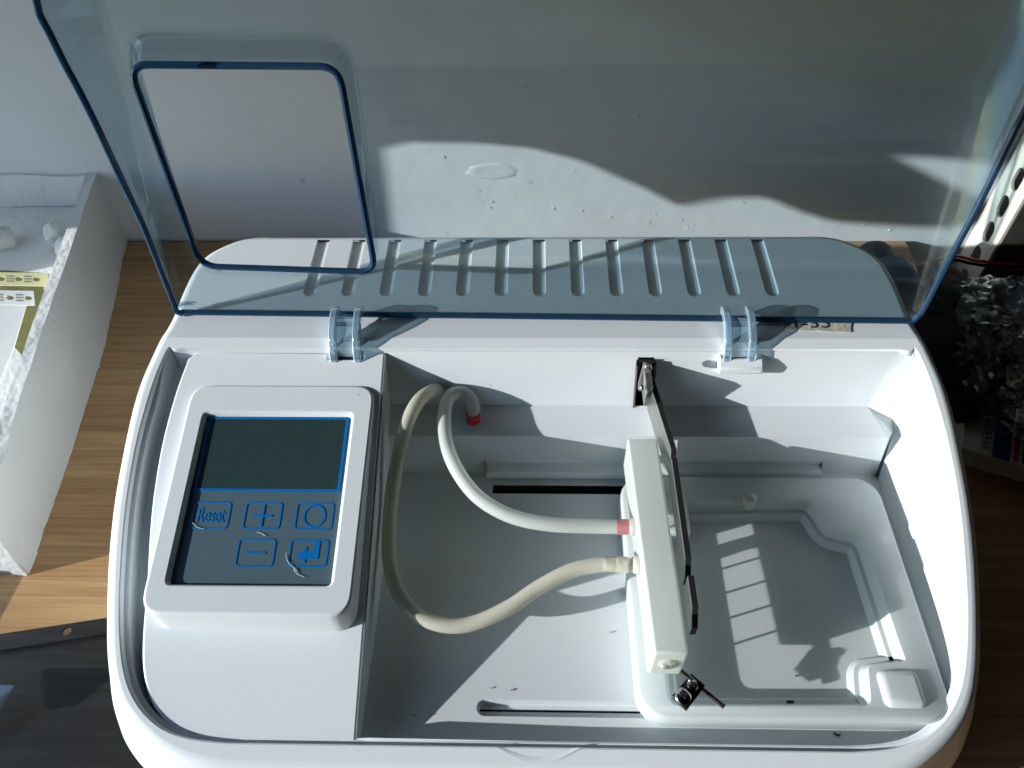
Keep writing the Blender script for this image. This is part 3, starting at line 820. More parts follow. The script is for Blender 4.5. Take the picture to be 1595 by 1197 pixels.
# levels: inset and fraction of the wall height
rows = []
BW = .010
for ins, fr_ in lev:
    row = []
    for x, s in edge:
        px, ps = panel_xy(x, s, ins)
        ps = max(ps, 0)
        w_ = (BW + ps * WA)
        row.append(LW(px, ps, w_ * fr_))
    rows.append(row)
n = len(edge)
lv = [p for r_ in rows for p in r_]; lf = []
for i in range(len(rows) - 1):
    for k in range(n - 1):
        a = i * n + k; lf.append((a, a + 1, a + 1 + n, a + n))
# panel plane with the keypad window cut out
pn = (LW(1, 0, BW) - LW(0, 0, BW)).cross(LW(0, 1, BW + WA) - LW(0, 0, BW)).normalized()
pc = LW(0, 0, BW)
def loc(p):      # world -> (x, s, w)
    d = p - PM; w_ = d.dot(eW); s_ = d.dot(eS); x_ = (d - eS * s_).dot(ex)
    # ex and eS are not exactly square: solve
    c = ex.dot(eS); dx = d.dot(ex); ds = d.dot(eS); den = 1 - c * c
    return ((dx - c * ds) / den, (ds - c * dx) / den, w_)
fo = [loc(onp(u, v_, pc, pn)) for u, v_ in ((190, 42), (545, 48), (601, 436), (318, 432))]
# window plane is shallower: slopes away from the panel towards the free end
WS = math.tan(R(8)); sb = min(fo[2][1], fo[3][1]); wb = BW + sb * WA
nh = (LW(1, 0, 0) - LW(0, 0, 0)).cross(LW(0, 1, WS) - LW(0, 0, 0)).normalized(); ph = LW(0, sb, wb - .006)
ho = [loc(onp(u, v_, ph, nh)) for u, v_ in ((200, 101), (527, 104), (585, 424), (314, 415))]
def rp4(q, r, n=6): return roundpoly([(a[0], a[1]) for a in q], r, n)
FO = rp4(fo, .055); HO = rp4(ho, .030)
def wP(x, s): return BW + s * WA
def wH(x, s): return wb - .006 + (s - sb) * WS
# collar rows
nc = len(FO); collar = []
for t, e_ in ((0, 0), (.10, .04), (.22, .16), (.6, .6), (.85, .93)):
    collar.append([LW(a[0] + (b[0] - a[0]) * t * 1.0, a[1] + (b[1] - a[1]) * t, (wP(*a) * (1 - e_) + wH(*b) * e_)) for a, b in zip(FO, HO)])
collar.append([LW(b[0], b[1], wH(*b)) for b in HO])
cvs = [p for r_ in collar for p in r_]; cfs = []
for i in range(len(collar) - 1):
    for k in range(nc):
        a = i * nc + k; b = i * nc + (k + 1) % nc; cfs.append((a, b, b + nc, a + nc))
inner_loop = [panel_xy(x, s, lev[-1][0]) for x, s in edge]
il = [(x, max(s, 0)) for x, s in inner_loop]
pts2 = [Vector((x, s, 0)) for x, s in il]; hol = [Vector((x, s, 0)) for x, s in FO]
tr = tessellate_polygon([pts2, hol])
al = pts2 + hol
pvs = [LW(p.x, p.y, wP(p.x, p.y)) for p in al]; pfs = []
for a, b, c in tr:
    A_, B_, C_ = al[a], al[b], al[c]
    if (B_.x - A_.x) * (C_.y - A_.y) - (C_.x - A_.x) * (B_.y - A_.y) < 0: b, c = c, b
    pfs.append((a, b, c))
# bottom lip under the panel
bot = [LW(x, 0, 0) for x in (-hwid, hwid)]
av, af = merge((lv, lf), (pvs, pfs), (cvs, cfs))
import bmesh
def weld(vs, fs, d=1e-5):
    bm = bmesh.new(); bv = [bm.verts.new(Vector(v)) for v in vs]
    for f_ in fs:
        try: bm.faces.new([bv[i] for i in f_])
        except ValueError: pass
    bmesh.ops.remove_doubles(bm, verts=bm.verts, dist=d)
    bmesh.ops.recalc_face_normals(bm, faces=bm.faces)
    bm.verts.index_update()
    V_ = [v.co.copy() for v in bm.verts]; F_ = [tuple(v.index for v in f_.verts) for f_ in bm.faces]; bm.free(); return V_, F_
av, af = weld(av, af)
lid = mk('lid', av, af, None, wr, mats=[M['lid'], M['lid_edge']], smooth=40, solid=.0075, rim=1)
# bottom bar of the lid (thick moulded edge)
v, f = tube([LW(-hwid + .01, .002, .002), LW(hwid - .01, .002, .002)], .0052, 8)
mk('lid_hinge_bar', v, f, M['lid_edge'], lid)
# thickened edge bead around the open side
bead = [LW(x, s, 0) for x, s in edge]
v, f = tube(bead, .0052, 8); mk('lid_edge_bead', v, f, M['lid_edge'], lid)
v, f = tube([p for p in collar[-1]] + [collar[-1][0]], .0058, 8, cap=False); mk('window_edge_bead', v, f, M['lid_edge'], lid)
# hinge clips
def clip(ul, ur, v0, v1):
    pz = lid
    c0 = onz((ul + ur) / 2, v0, .405)
    for kx, (ua) in enumerate((ul, ur)):
        x = onz(ua, 520, .41).x
        pts = [Vector((x, PM.y + .004, .422)), Vector((x, PM.y - .012, .429)), Vector((x, PM.y - .035, .424)), Vector((x, PM.y - .056, .411)), Vector((x, PM.y - .070, .393)), Vector((x, PM.y - .077, .374))]
        pa = smoothpath(pts, 5); vs = []; fs = []
        for i, p in enumerate(pa):
            t = (pa[min(i + 1, len(pa) - 1)] - pa[max(i - 1, 0)]).normalized(); nn_ = Vector((0, -t.z, t.y))
            for sx_, sn in ((-1, -1), (1, -1), (1, 1), (-1, 1)):
                vs.append(p + Vector((sx_ * .0065, 0, 0)) + nn_ * sn * .0075)
        m2 = len(pa)
        for i in range(m2 - 1):
            for k in range(4):
                a = i * 4 + k; b = i * 4 + (k + 1) % 4; fs.append((a, b, b + 4, a + 4))
        fs += [(3, 2, 1, 0), tuple(range(4 * m2 - 4, 4 * m2))]
        if kx == 0: hg = mk('hinge_clip', vs, fs, M['hinge'], lid, bevel=.003, seg=3); xa = x
        else: mk('hinge_clip', vs, fs, M['hinge'], lid, bevel=.003, seg=3); xb_ = x
    v, f = hexa([(xa, PM.y - .058, .404), (xb_, PM.y - .058, .404), (xb_, PM.y - .022, .424), (xa, PM.y - .022, .424)],
                [(xa, PM.y - .060, .410), (xb_, PM.y - .060, .410), (xb_, PM.y - .024, .431), (xa, PM.y - .024, .431)])
    mk('hinge_web', v, f, M['hinge'], lid, bevel=.001)
    v, f = tube([(xa, PM.y - .03, .419), (xb_, PM.y - .03, .419)], .004, 10); mk('hinge_pin', v, f, M['hinge'], lid)
clip(520, 557, 487, 550)
clip(1132, 1170, 490, 553)

# ================================================================ PLATE TRAY
zt_ = .198; zfl = .164
def T2(u, v_, z=zt_): p = onz(u, v_, z); return (p.x, p.y)
xl = (onz(960, 760, zt_).x + onz(1000, 1090, zt_).x) / 2; xr = (onz(1372, 760, zt_).x + onz(1468, 1060, zt_).x) / 2
yt = onz(1200, 742, zt_).y; yb_ = onz(1200, 1122, zt_).y
print('tray', xl, xr, yb_, yt)
outer = rrect((xl + xr) / 2, (yt + yb_) / 2, (xr - xl) / 2, (yt - yb_) / 2, .045, 8)
vs0 = [Vector((x, y, zt_)) for x, y in outer]
def o_ring(d, z): return [Vector((p.x, p.y, z)) for p in offset_loop(outer, d)]
rings = [o_ring(-.004, .154), o_ring(.0, .160), o_ring(0, zt_ - .006), o_ring(-.0018, zt_ - .002), o_ring(-.006, zt_)]
# pocket outline at the top (px at z of rim) and at the bottom
pk_px = [(1008, 782), (1262, 778), (1279, 800), (1292, 822), (1345, 833), (1402, 1004), (1412, 1030), (1352, 1036), (1358, 1100), (1040, 1100)]
pt = roundpoly([T2(u, v_) for u, v_ in pk_px], [.02, .02, .012, .012, .02, .012, .006, .012, .012, .02], 5)
zl = .178
shelf_px = pk_px
def pocket(z, ins):
    pts_ = [Vector((x, y)) for x, y in pt]
    n_ = len(pts_); ar = sum(pts_[i].x * pts_[(i + 1) % n_].y - pts_[(i + 1) % n_].x * pts_[i].y for i in range(n_))
    s_ = 1 if ar > 0 else -1
    return [Vector((p.x, p.y, z)) for p in offset_loop(pts_, -ins * s_)]
pr = [pocket(zt_, 0), pocket(zt_ - .0025, .0008), pocket(zt_ - .006, .003), pocket(zl + .004, .006), pocket(zl, .009), pocket(zl, .016), pocket(zl - .004, .018), pocket(zfl + .004, .020), pocket(zfl, .023)]
v1, f1 = [p for r_ in rings for p in r_], []
no_ = len(outer)
for i in range(len(rings) - 1):
    for k in range(no_):
        a = i * no_ + k; b = i * no_ + (k + 1) % no_; f1.append((a, b, b + no_, a + no_))
v2, f2 = fillh([rings[-1], pr[0]])
np_ = len(pt); v3 = [p for r_ in pr for p in r_]; f3 = []
for i in range(len(pr) - 1):
    for k in range(np_):
        a = i * np_ + k; b = i * np_ + (k + 1) % np_; f3.append((a, b, b + np_, a + np_))
v5, f5 = fillh([pr[-1]])
tv, tf = merge((v1, f1), (v2, f2), (v3, f3), (v5, f5))
tv, tf = weld(tv, tf)
tray = mk('plate_tray', tv, tf, M['tray'], wr, smooth=50)
# left flange of the tray seen beside the manifold: a rounded groove
gx = onz(975, 900, zt_).x
v, f = tube([(xl + .022, yt - .05, zt_ + .0005), (xl + .022, yb_ + .07, zt_ + .0005)], .004, 10); mk('tray_rib', v, f, M['tray'], tray)
# spring nub, side tab, corner block
p = onz(1166, 785, zl + .01)
v, f = lathe((p.x, p.y + .004, zfl), Vector((0, 0, 1)), [(.014, 0), (.0138, .03), (.011, .040), (.005, .044)], 24); mk('tray_nub', v, f, M['nylon'], tray)
a = onz(1066, 826, .2)
v, f = box(a.x - .03, a.x + .012, a.y - .004, yt - .03, zfl, zt_ + .002); mk('tray_tab', v, f, M['nylon'], tray, bevel=.006, seg=3)
c0 = onz(1368, 1038, .215); c1_ = onz(1446, 1098, .215)
v, f = box(c0.x, c1_.x + .006, c1_.y, c0.y, zl - .02, zt_ + .009); mk('corner_stop', v, f, M['tray'], tray, bevel=.011, seg=5)
c0 = onz(1300, 752, .235); c1_ = onz(1388, 815, .235)
c0 = onz(1184, 1096, zl); v, f = box(c0.x + .04, c0.x + .05, c0.y, c0.y + .004, zl, zl + .003); mk('drain_notch', v, f, M['steel'], tray)

# ================================================================ WASH MANIFOLD
bt = ZC - 1.096; bb = ZC - 1.175
f0 = onz(1019, 1018, bt); f1_ = onz(1073, 1020, bt); r0 = onz(977, 683, bt); r1 = onz(1024, 683, bt)
v, f = hexa([(f0.x, f0.y, bb), (f1_.x, f0.y, bb), (r1.x, r0.y, bb), (r0.x, r0.y, bb)], [(f0.x, f0.y, bt), (f1_.x, f0.y, bt), (r1.x, r0.y, bt), (r0.x, r0.y, bt)])
print('manifold', f0, f1_, r0, r1)
man = mk('wash_manifold', v, f, M['nylon'], wr, bevel=.004, seg=3)
# glue blob in the front bore
fc = Vector(((f0.x + f1_.x) / 2, f0.y - .0005, (bt + bb) / 2 + .003))
v, f = lathe(fc, Vector((0, -1, 0)), [(.015, 0), (.0145, .002), (.010, .0045), (.004, .0055)], 20); mk('glue_plug', v, f, M['glue'], man)
v, f = lathe(fc + Vector((-.006, -.004, .002)), Vector((0, -1, 0)), [(.006, 0), (.005, .003), (.002, .004)], 12); mk('glue_plug', v, f, M['glue'], man)
# needles: eight long and eight short
xm = (f0.x + f1_.x) / 2; ya, yb2 = f0.y + .035, r0.y - .035
for i in range(8):
    y = ya + (yb2 - ya) * i / 7
    v, f = tube([(xm + .008, y, bb + .004), (xm + .008, y, ZC - 1.214)], .0022, 8); mk('needle', v, f, M['steel'], man)
# sheet metal fins along the right side
def fin(pa, name='metal_fin'):
    """profile in the y-z plane at x; extruded thin"""
    x, poly = pa; t = .0045; n_ = len(poly)
    vs = [(x - t, y, z) for y, z in poly] + [(x + t, y, z) for y, z in poly]
    fs = [tuple(range(n_ - 1, -1, -1)), tuple(range(n_, 2 * n_))] + [(i, (i + 1) % n_, n_ + (i + 1) % n_, n_ + i) for i in range(n_)]
    mi = [0, 0] + [1] * n_
    return mk(name, vs, fs, None, wr, mats=[M['zinc'], M['steel_edge']], mi=mi, smooth=0)
xf = f1_.x + .018
def yz(u, v_, x):      # pixel on the plane x = const
    d = ray(u, v_); t = x / d.x; return (d.y * t, ZC + d.z * t)
p1 = yz(1040, 757, xf); p2 = yz(1064, 895, xf); p3 = yz(1068, 916, xf); p4 = yz(1077, 962, xf)
print('fins', p1, p2, p3, p4)
zlo = bt - .045
fin((xf, [(p2[0], bt + .002), (p2[0] - .022, bt - .022), (p2[0] - .022, zlo), (p1[0], zlo), (p1[0], bt + .002)][::-1]))
fin((xf, [(p4[0], bt + .002), (p4[0] - .022, bt - .022), (p4[0] - .022, zlo), (p3[0] - .004, zlo), (p3[0] - .004, bt + .002)][::-1]))
# the long carrying arm going back through the slot
xa = xf
q1 = yz(1040, 741, xa)
v = []; xr_ = sx0 + .7 * (sx1 - sx0)
tt = .0045
zA = bt + .008; zB = zA + .042
fr1 = [(xa, q1[0], bt + .004), (xr_ + .004, .93, zB)]
vs = []
prof_a = [(q1[0], zA), (q1[0] - .018, zA - .024), (q1[0] - .018, zA - .050), (.93, zA - .03), (.95, zB - .02), (.95, zB), (.93, zB)]
for s_ in (-1, 1):
    for y, z in prof_a:
        t = min(1, max(0, (y - q1[0]) / (.93 - q1[0]))); vs.append((xa + (xr_ - xa) * t + s_ * tt, y, z))
n_ = len(prof_a)
fs = [tuple(range(n_)), tuple(range(2 * n_ - 1, n_ - 1, -1))] + [((i + 1) % n_, i, n_ + i, n_ + (i + 1) % n_) for i in range(n_)]
mk('carrying_arm', vs, fs, None, wr, mats=[M['zinc'], M['steel_edge']], mi=[0, 0] + [1] * n_, smooth=0)
# zinc bracket and nut inside the slot
b0 = ony(1001, 622, .88); b1 = ony(1013, 585, .90)
v, f = hexa([(b0.x, .862, b0.z), (b0.x + .012, .872, b0.z), (b0.x + .012, .93, b0.z), (b0.x, .93, b0.z)], [(b0.x + .001, .862, b1.z), (b0.x + .013, .872, b1.z), (b0.x + .013, .93, b1.z), (b0.x + .001, .93, b1.z)])
mk('arm_bracket', v, f, M['zinc'], wr, bevel=.002)
c = ony(1009, 572, .90); v, f = lathe(c, Vector((-.3, -1, .3)), [(.008, 0), (.008, .006), (.005, .007), (.005, .012)], 6); mk('bracket_nut', v, f, M['zinc'], wr)
c = ony(1000, 604, .875); v, f = lathe(c, Vector((-1, -.3, .2)), [(.006, 0), (.006, .004), (.004, .006)], 10); mk('bracket_nut', v, f, M['zinc'], wr)
a = ony(1005, 565, .925); b = ony(996, 600, .9)
v, f = tube([a, b], .003, 6); mk('bracket_rib', v, f, M['zinc'], wr)

# clamp with two screws at the front end
zc_ = bb + .004
cq = [onz(1077, 1049, zc_), onz(1099, 1068, zc_), onz(1070, 1106, zc_), onz(1046, 1084.5, zc_)]
v, f = prism([(p.x, p.y) for p in cq], lambda x, y: zc_ - .008, lambda x, y: zc_)
cl = mk('clamp_plate', v, f, M['blacksteel'], wr, bevel=.001)
for (u, v_, r_) in ((1064, 1084, .0118), (1079, 1067.5, .0085)):
    p = onz(u, v_, zc_ + .003)
    vv, ff = lathe((p.x, p.y, zc_), Vector((0, 0, 1)), [(r_, 0), (r_ * 1.02, .0025), (r_ * .8, .0055), (r_ * .45, .007), (r_ * .40, .0045), (r_ * .1, .0045)], 28)
    so = mk('screw', vv, ff, M['chrome'], cl, smooth=30)
    for an in (20, 110):
        d = Vector((math.cos(R(an)), math.sin(R(an)), 0)); e_ = Vector((-d.y, d.x, 0))
        vv, ff = obox((p.x, p.y, zc_ + .0066), d * r_ * .55, e_ * r_ * .1, Vector((0, 0, .0006))); mk('cross_slot', vv, ff, M['ink'], cl)
a = onz(1060, 1045, zc_ + .002); b = onz(1128, 1101, zc_ - .014)
v, f = tube([a, a.lerp(b, .5), b], .0042, 12); mk('outlet_pipe', v, f, M['steel'], cl)
v, f = tube([b + (a - b) * .02, b + (a - b) * .75], .0030, 10); 

for i, (u, v_) in enumerate(((604, 1114), (645, 1114), (670, 1114), (797, 1075), (952, 985), (675, 870), (765, 1072))):
    p = onz(u, v_, ZF + .0015); v, f = lumpy_small(p, .0009 + .0007 * random.random(), i)
    mk('dirt_speck', v, f, M['ink'], chm)
for i, (u, v_) in enumerate(((1240, 1053), (1256, 1051), (1282, 797), (1256, 804))):
    p = onz(u, v_, zfl + .0015); v, f = lumpy_small(p, .0016 + .0012 * random.random(), i)
    mk('dirt_speck', v, f, M['ink'] if i != 1 else M['wpaper'], tray)
v, f = tube(smoothpath([onz(u, v_, ZF + .002) for u, v_ in ((1299, 1141), (1303, 1145), (1309, 1145))], 4), .0014, 6); mk('dirt_speck', v, f, M['ink'], chm)
# ================================================================ HOSES
def hose(pts, r, m, name, **kw):
    P = smoothpath([onz(u, v_, ZC - z) for u, v_, z in pts], 8); v, f = tube(P, r, 20); return mk(name, v, f, m, wr, smooth=60, **kw)
ha = hose([(737, 648, 1.115), (737, 632, 1.10), (729, 616, 1.09), (714, 611, 1.085), (698, 622, 1.083), (692, 650, 1.085), (695, 690, 1.095), (712, 733, 1.10), (745, 775, 1.115), (795, 804, 1.125), (855, 817, 1.13), (920, 820, 1.135), (968, 821, 1.137)],
     .0122, M['hose'], 'hose', label='milky hose from the red fitting to the manifold')
hb = hose([(690, 606, 1.10), (672, 610, 1.07), (652, 625, 1.06), (636, 655, 1.07), (622, 705, 1.10), (611, 770, 1.14), (606, 830, 1.165), (608, 880, 1.18), (622, 925, 1.19), (650, 958, 1.20), (690, 974, 1.20), (735, 972, 1.195), (790, 948, 1.18), (840, 915, 1.165), (890, 889, 1.15), (935, 880, 1.142), (965, 880, 1.138)],
     .0122, M['hose_y'], 'hose', label='yellowed hose lying along the chamber wall')
hose([(686, 606, 1.10), (684, 625, 1.12), (684, 640, 1.13)], .011, M['hose_y'], 'hose_stub')
# fittings
p = onz(737, 652, ZC - 1.118)
v, f = lathe((p.x, p.y + .002, ZC - 1.135), Vector((0, 0, 1)), [(.0150, 0), (.0150, .006), (.0135, .007), (.0132, .028)], 24); mk('red_fitting', v, f, M['red'], wr)
for (v_, m1) in ((821, M['pink']), (880, M['glue'])):
    a = onz(960, v_, ZC - 1.137); b = onz(978, v_, ZC - 1.137)
    xe = r0.x + (f0.x - r0.x) * ((r0.y - a.y) / (r0.y - f0.y)) 
    v, f = tube([(a.x, a.y, a.z), (b.x, a.y, a.z)], .0128, 20); mk('hose_collar', v, f, m1, wr, smooth=60)
    v, f = tube([(a.x - .02, a.y, a.z), (xe + .002, a.y, a.z)], .0105, 16); mk('hose_barb', v, f, M['glue'], wr, smooth=60)
    v, f = lathe((xe - .010, a.y, a.z), Vector((1, 0, 0)), [(.012, 0), (.0145, .004), (.015, .012)], 20); mk('glue_collar', v, f, M['glue'], wr, smooth=60)

# ================================================================ LEFT SIDE
# foam box
tb = onz(199, 364, 0); tf_ = onz(100, 780, 0); bf = onz(38, 908, 0)
HB = ony(150, 260, tb.y).z
def edge_x(y): return None
print('foam', tb, tf_, bf, HB)
fbx = thing('foam_box', 'open white styrofoam box with sooty walls at the left of the machine', 'foam box', (tb.x - .4, 1.1, 0))
def rough(o, amp, sc_, seed=0):
    for v in o.data.vertices:
        d = noise.noise_vector(v.co * sc_ + Vector((seed, 0, 0))); v.co += d * amp
def gridbox(pa, pb, nx, ny, nz):
    """subdivided hexahedron: pa, pb = 4 bottom, 4 top"""
    vs, fs = [], []
    def P(i, j, k):
        a, b, c = i / nx, j / ny, k / nz
        lo_ = (Vector(pa[0]).lerp(Vector(pa[1]), a)).lerp(Vector(pa[3]).lerp(Vector(pa[2]), a), b)
        hi_ = (Vector(pb[0]).lerp(Vector(pb[1]), a)).lerp(Vector(pb[3]).lerp(Vector(pb[2]), a), b)
        return lo_.lerp(hi_, c)
    idx = {}
    def I(i, j, k):
        if (i, j, k) not in idx: idx[(i, j, k)] = len(vs); vs.append(P(i, j, k))
        return idx[(i, j, k)]
    for i in range(nx):
        for j in range(ny):
            fs.append((I(i, j, 0), I(i, j + 1, 0), I(i + 1, j + 1, 0), I(i + 1, j, 0))); fs.append((I(i, j, nz), I(i + 1, j, nz), I(i + 1, j + 1, nz), I(i, j + 1, nz)))
    for i in range(nx):
        for k in range(nz):
            fs.append((I(i, 0, k), I(i + 1, 0, k), I(i + 1, 0, k + 1), I(i, 0, k + 1))); fs.append((I(i, ny, k), I(i, ny, k + 1), I(i + 1, ny, k + 1), I(i + 1, ny, k)))
    for j in range(ny):
        for k in range(nz):
            fs.append((I(0, j, k), I(0, j, k + 1), I(0, j + 1, k + 1), I(0, j + 1, k))); fs.append((I(nx, j, k), I(nx, j + 1, k), I(nx, j + 1, k + 1), I(nx, j, k + 1)))
    return vs, fs
rt_b = ony(150, 259, tb.y - .01); rt_m = onz(75, 480, HB); rt_f = onz(-10, 738, HB)
th = .026
# right wall: outer face from the table edge to the top edge
yb3 = tb.y - .005; yf3 = onz(38, 900, 0).y + .004
dirb = (Vector((bf.x, bf.y, 0)) - Vector((tb.x, tb.y, 0)))
def rw(y, z, off):
    t = (tb.y - y) / (tb.y - bf.y); xo = tb.x + (bf.x - tb.x) * t + .025 * math.sin(math.pi * t) 
    t2 = (rt_b.y - y) / (rt_b.y - rt_f.y); xt = rt_b.x + (rt_f.x - rt_b.x) * t2
    k = z / HB; return (xo * (1 - k) + xt * k - off, y, z)
vs, fs = [], []; ny, nz = 60, 14
nx_ = 4
def rwv(i, j, k):
    y = yb3 + (yf3 - yb3) * j / ny; z = HB * k / nz
    return rw(y, z + (.01 * math.sin(j * .9) * 0), th * (1 - i / nx_))
g_v, g_f = gridbox([(0, 0, 0), (1, 0, 0), (1, 1, 0), (0, 1, 0)], [(0, 0, 1), (1, 0, 1), (1, 1, 1), (0, 1, 1)], nx_, ny, nz)
vv = []
for p in g_v:
    x, y, z = rw(yf3 + (yb3 - yf3) * p.y, HB * p.z * (1 - .10 * max(0, (.28 - p.y)) / .28), th * (1 - p.x))
    nn_ = noise.noise(Vector((x * 9, y * 9, z * 9))) * .006 + noise.noise(Vector((x * 45, y * 45, z * 45))) * .0022
    vv.append(Vector((x + nn_, y, z + nn_ * (.8 if p.z > .5 else 0))))
mk('side_wall', vv, g_f, M['foam'], fbx, smooth=60, bevel=0)
# back wall, floor, inner step
xi = rt_b.x - th
def foamslab(name, x0, x1, y0, y1, z0, z1, seed, m=None):
    v_, f_ = gridbox([(x0, y0, z0), (x1, y0, z0), (x1, y1, z0), (x0, y1, z0)], [(x0, y0, z1), (x1, y0, z1), (x1, y1, z1), (x0, y1, z1)], 24, 6, 8)
    v_ = [p + noise.noise_vector(p * 11 + Vector((seed, 0, 0))) * .006 for p in v_]
    mk(name, v_, f_, m or M['foam'], fbx, smooth=60)
foamslab('end_wall', -1.82, xi + .012, tb.y - .036, tb.y - .008, 0, HB - .004, 3)
foamslab('box_floor', -1.82, xi - .0, .45, tb.y - .05, .004, .045, 4)
foamslab('inner_step', -1.82, xi - .01, tb.y - .30, tb.y - .04, .046, .12, 5)
foamslab('end_wall', -1.82, rw(yf3, HB, 0)[0] - .02, yf3 + .004, yf3 + .05, 0, HB - .03, 6)
# lumps of foam inside
for i, (u, v_, r_) in enumerate(((92, 362, .035), (103, 388, .03), (5, 372, .03))):
    c = onz(u, v_, .14); vs, fs = [], []
    for a in range(9):
        for b in range(14):
            th_ = math.pi * a / 8; ph_ = 2 * math.pi * b / 14
            d = Vector((math.sin(th_) * math.cos(ph_), math.sin(th_) * math.sin(ph_), math.cos(th_)))
            vs.append(c + d * r_ * (1 + .35 * noise.noise(d * 2 + Vector((i * 3, 0, 0)))))
    for a in range(8):
        for b in range(14): fs.append((a * 14 + b, a * 14 + (b + 1) % 14, (a + 1) * 14 + (b + 1) % 14, (a + 1) * 14 + b))
    vs, fs = weld(vs, fs)
    mk('foam_lump', vs, fs, M['foam'], smooth=80, at=c, label=['white foam lump in the back corner of the foam box', 'lower white foam lump beside the box wall', 'foam lump at the left edge of the picture inside the box'][i], cat='foam piece')
# papers and component tapes lying in the box
zp1 = .185
def quadthing(name, px, z, m, label, cat, th=.002, dz=(0, 0, 0, 0), parent=None, **kw):
    ps = [onz(u, v_, z + d_) for (u, v_), d_ in zip(px, dz)]
    cc = sum(ps, Vector()) / len(ps)
    if (ps[1].x - ps[0].x) * (ps[2].y - ps[0].y) - (ps[2].x - ps[0].x) * (ps[1].y - ps[0].y) < 0: ps = ps[::-1]
    n_ = len(ps); vs = [p - Vector((0, 0, th)) for p in ps] + ps
    fs = [tuple(range(n_ - 1, -1, -1)), tuple(range(n_, 2 * n_))] + [(i, (i + 1) % n_, n_ + (i + 1) % n_, n_ + i) for i in range(n_)]
    return mk(name, vs, fs, m, parent, smooth=0, label=label, cat=cat, at=cc if not parent else None, **kw)
# olive card under the sheets
quadthing('card', [(-90, 415), (58, 425), (75, 470), (40, 560), (5, 650), (-90, 700)], .12, M['olive'], 'olive green card under the papers in the foam box', 'card', .01)
quadthing('paper_sheet', [(-90, 470), (42, 471), (20, 545), (-20, 640), (-90, 690)], .172, M['wpaper'], 'plain white paper sheet lying in the foam box', 'paper', .003)
def strip(u0, v0, u1, v1, wpx, z, m, label, holes, hm):
    root = None
    a = onz(u0, v0, z); b = onz(u1, v1, z); c = onz(u1, v1 + wpx, z); d = onz(u0, v0 + wpx, z)
    dx = (b - a).normalized(); L = (b - a).length; wd = (d - a).length; dn = (d - a).normalized()
    cx = (a + c) / 2
    outer_ = [(0, 0), (0, wd), (L, wd), (L, 0)]
    hl = []
    for t in holes:
        hl.append([(t * L + .009 * math.cos(R(k)), wd * .5 + .009 * math.sin(R(k))) for k in range(0, 360, 30)])
    lo_ = [[a + dx * x + dn * y for x, y in lp_] for lp_ in [outer_] + hl]
    v_, f_ = fillh(lo_)
    o = mk('component_tape', v_, f_, m, smooth=0, at=cx, label=label, cat='paper tape', solid=.002)
    for i in range(len(holes) - 1):
        t = (holes[i] + holes[i + 1]) / 2
        for r_ in range(3):
            for s_ in range(3):
                p = a + dx * (t * L + (r_ - 1) * .006) + dn * (wd * (.3 + .2 * s_)) + Vector((0, 0, .0016))
                v_, f_ = obox(p - cx * 0, dx * .0018, dn * .0025, Vector((0, 0, .0003)))
                vv_ = [Vector(q_) * U - o.location for q_ in v_]
                me = bpy.data.meshes.new('tape_print'); me.from_pydata(vv_, [], f_); me.materials.append(hm)
                oo = bpy.data.objects.new('tape_print', me); COL.objects.link(oo); oo.parent = o
    return o
strip(-70, 424, 73, 426, 20, .186, M['ypaper'], 'pale yellow component tape with a row of round holes across the foam box', [.13, .30, .50, .69, .88], M['greyink'])
strip(-70, 452, 52, 454, 22, .180, M['wpaper'], 'white component tape with round holes lying below the yellow tape', [.2, .42, .70, .93], M['greyink'])
# scrap on the table
sp = [onz(140, 580, .004), onz(155, 571, .012)]
v, f = tube(sp, .003, 6); mk('plastic_scrap', v, f, M['wpaper'], at=sp[0], label='thin white plastic sliver on the table beside the foam box', cat='scrap')

# black brushed sheet at the bottom left
zz = .05
s_ = [onz(-220, 1022, zz), onz(235, 953, zz), onz(238, 977, zz), onz(-220, 1048, zz)]
st = thing('metal_sheet', 'black brushed metal sheet with a folded edge at the lower left corner', 'metal sheet', ((s_[0] + s_[1]) / 2)[:])
v = [s_[0], s_[1], s_[2], s_[3], s_[2] + Vector((0, 0, -.010)), s_[3] + Vector((0, 0, -.010))]
far = [Vector((p.x, p.y - .62, zz - .010)) for p in (s_[3], s_[2])]
lipv = [s_[0], s_[3], s_[2], s_[1]] + [p + Vector((0, 0, -.045)) for p in (s_[0], s_[3], s_[2], s_[1])]
hole = onz(105, 984, zz)
vtop, ftop = fillh([[s_[0], s_[3], s_[2], s_[1]], [hole + Vector((.008 * math.cos(R(k)), .008 * math.sin(R(k)), 0)) for k in range(0, 360, 30)]])
mk('folded_edge', vtop, ftop, M['sheet'], st, smooth=0, solid=.004)
body = [s_[3] + Vector((0, .004, -.006)), s_[2] + Vector((0, .004, -.006)), far[1] + Vector((.16, 0, 0)), far[0]]
bt_ = [p - Vector((0, 0, .03)) for p in body]
v, f = hexa([bt_[3], bt_[2], bt_[1], bt_[0]], [body[3], body[2], body[1], body[0]]); mk('sheet_face', v, f, M['sheet'], st, bevel=.002)
quadthing('plastic_film', [(-60, 1062), (22, 1068), (-8, 1120), (-60, 1130)], .075, M['film'], 'torn clear plastic film corner on the black metal sheet', 'plastic film', .002, dz=(0, .01, 0, 0))

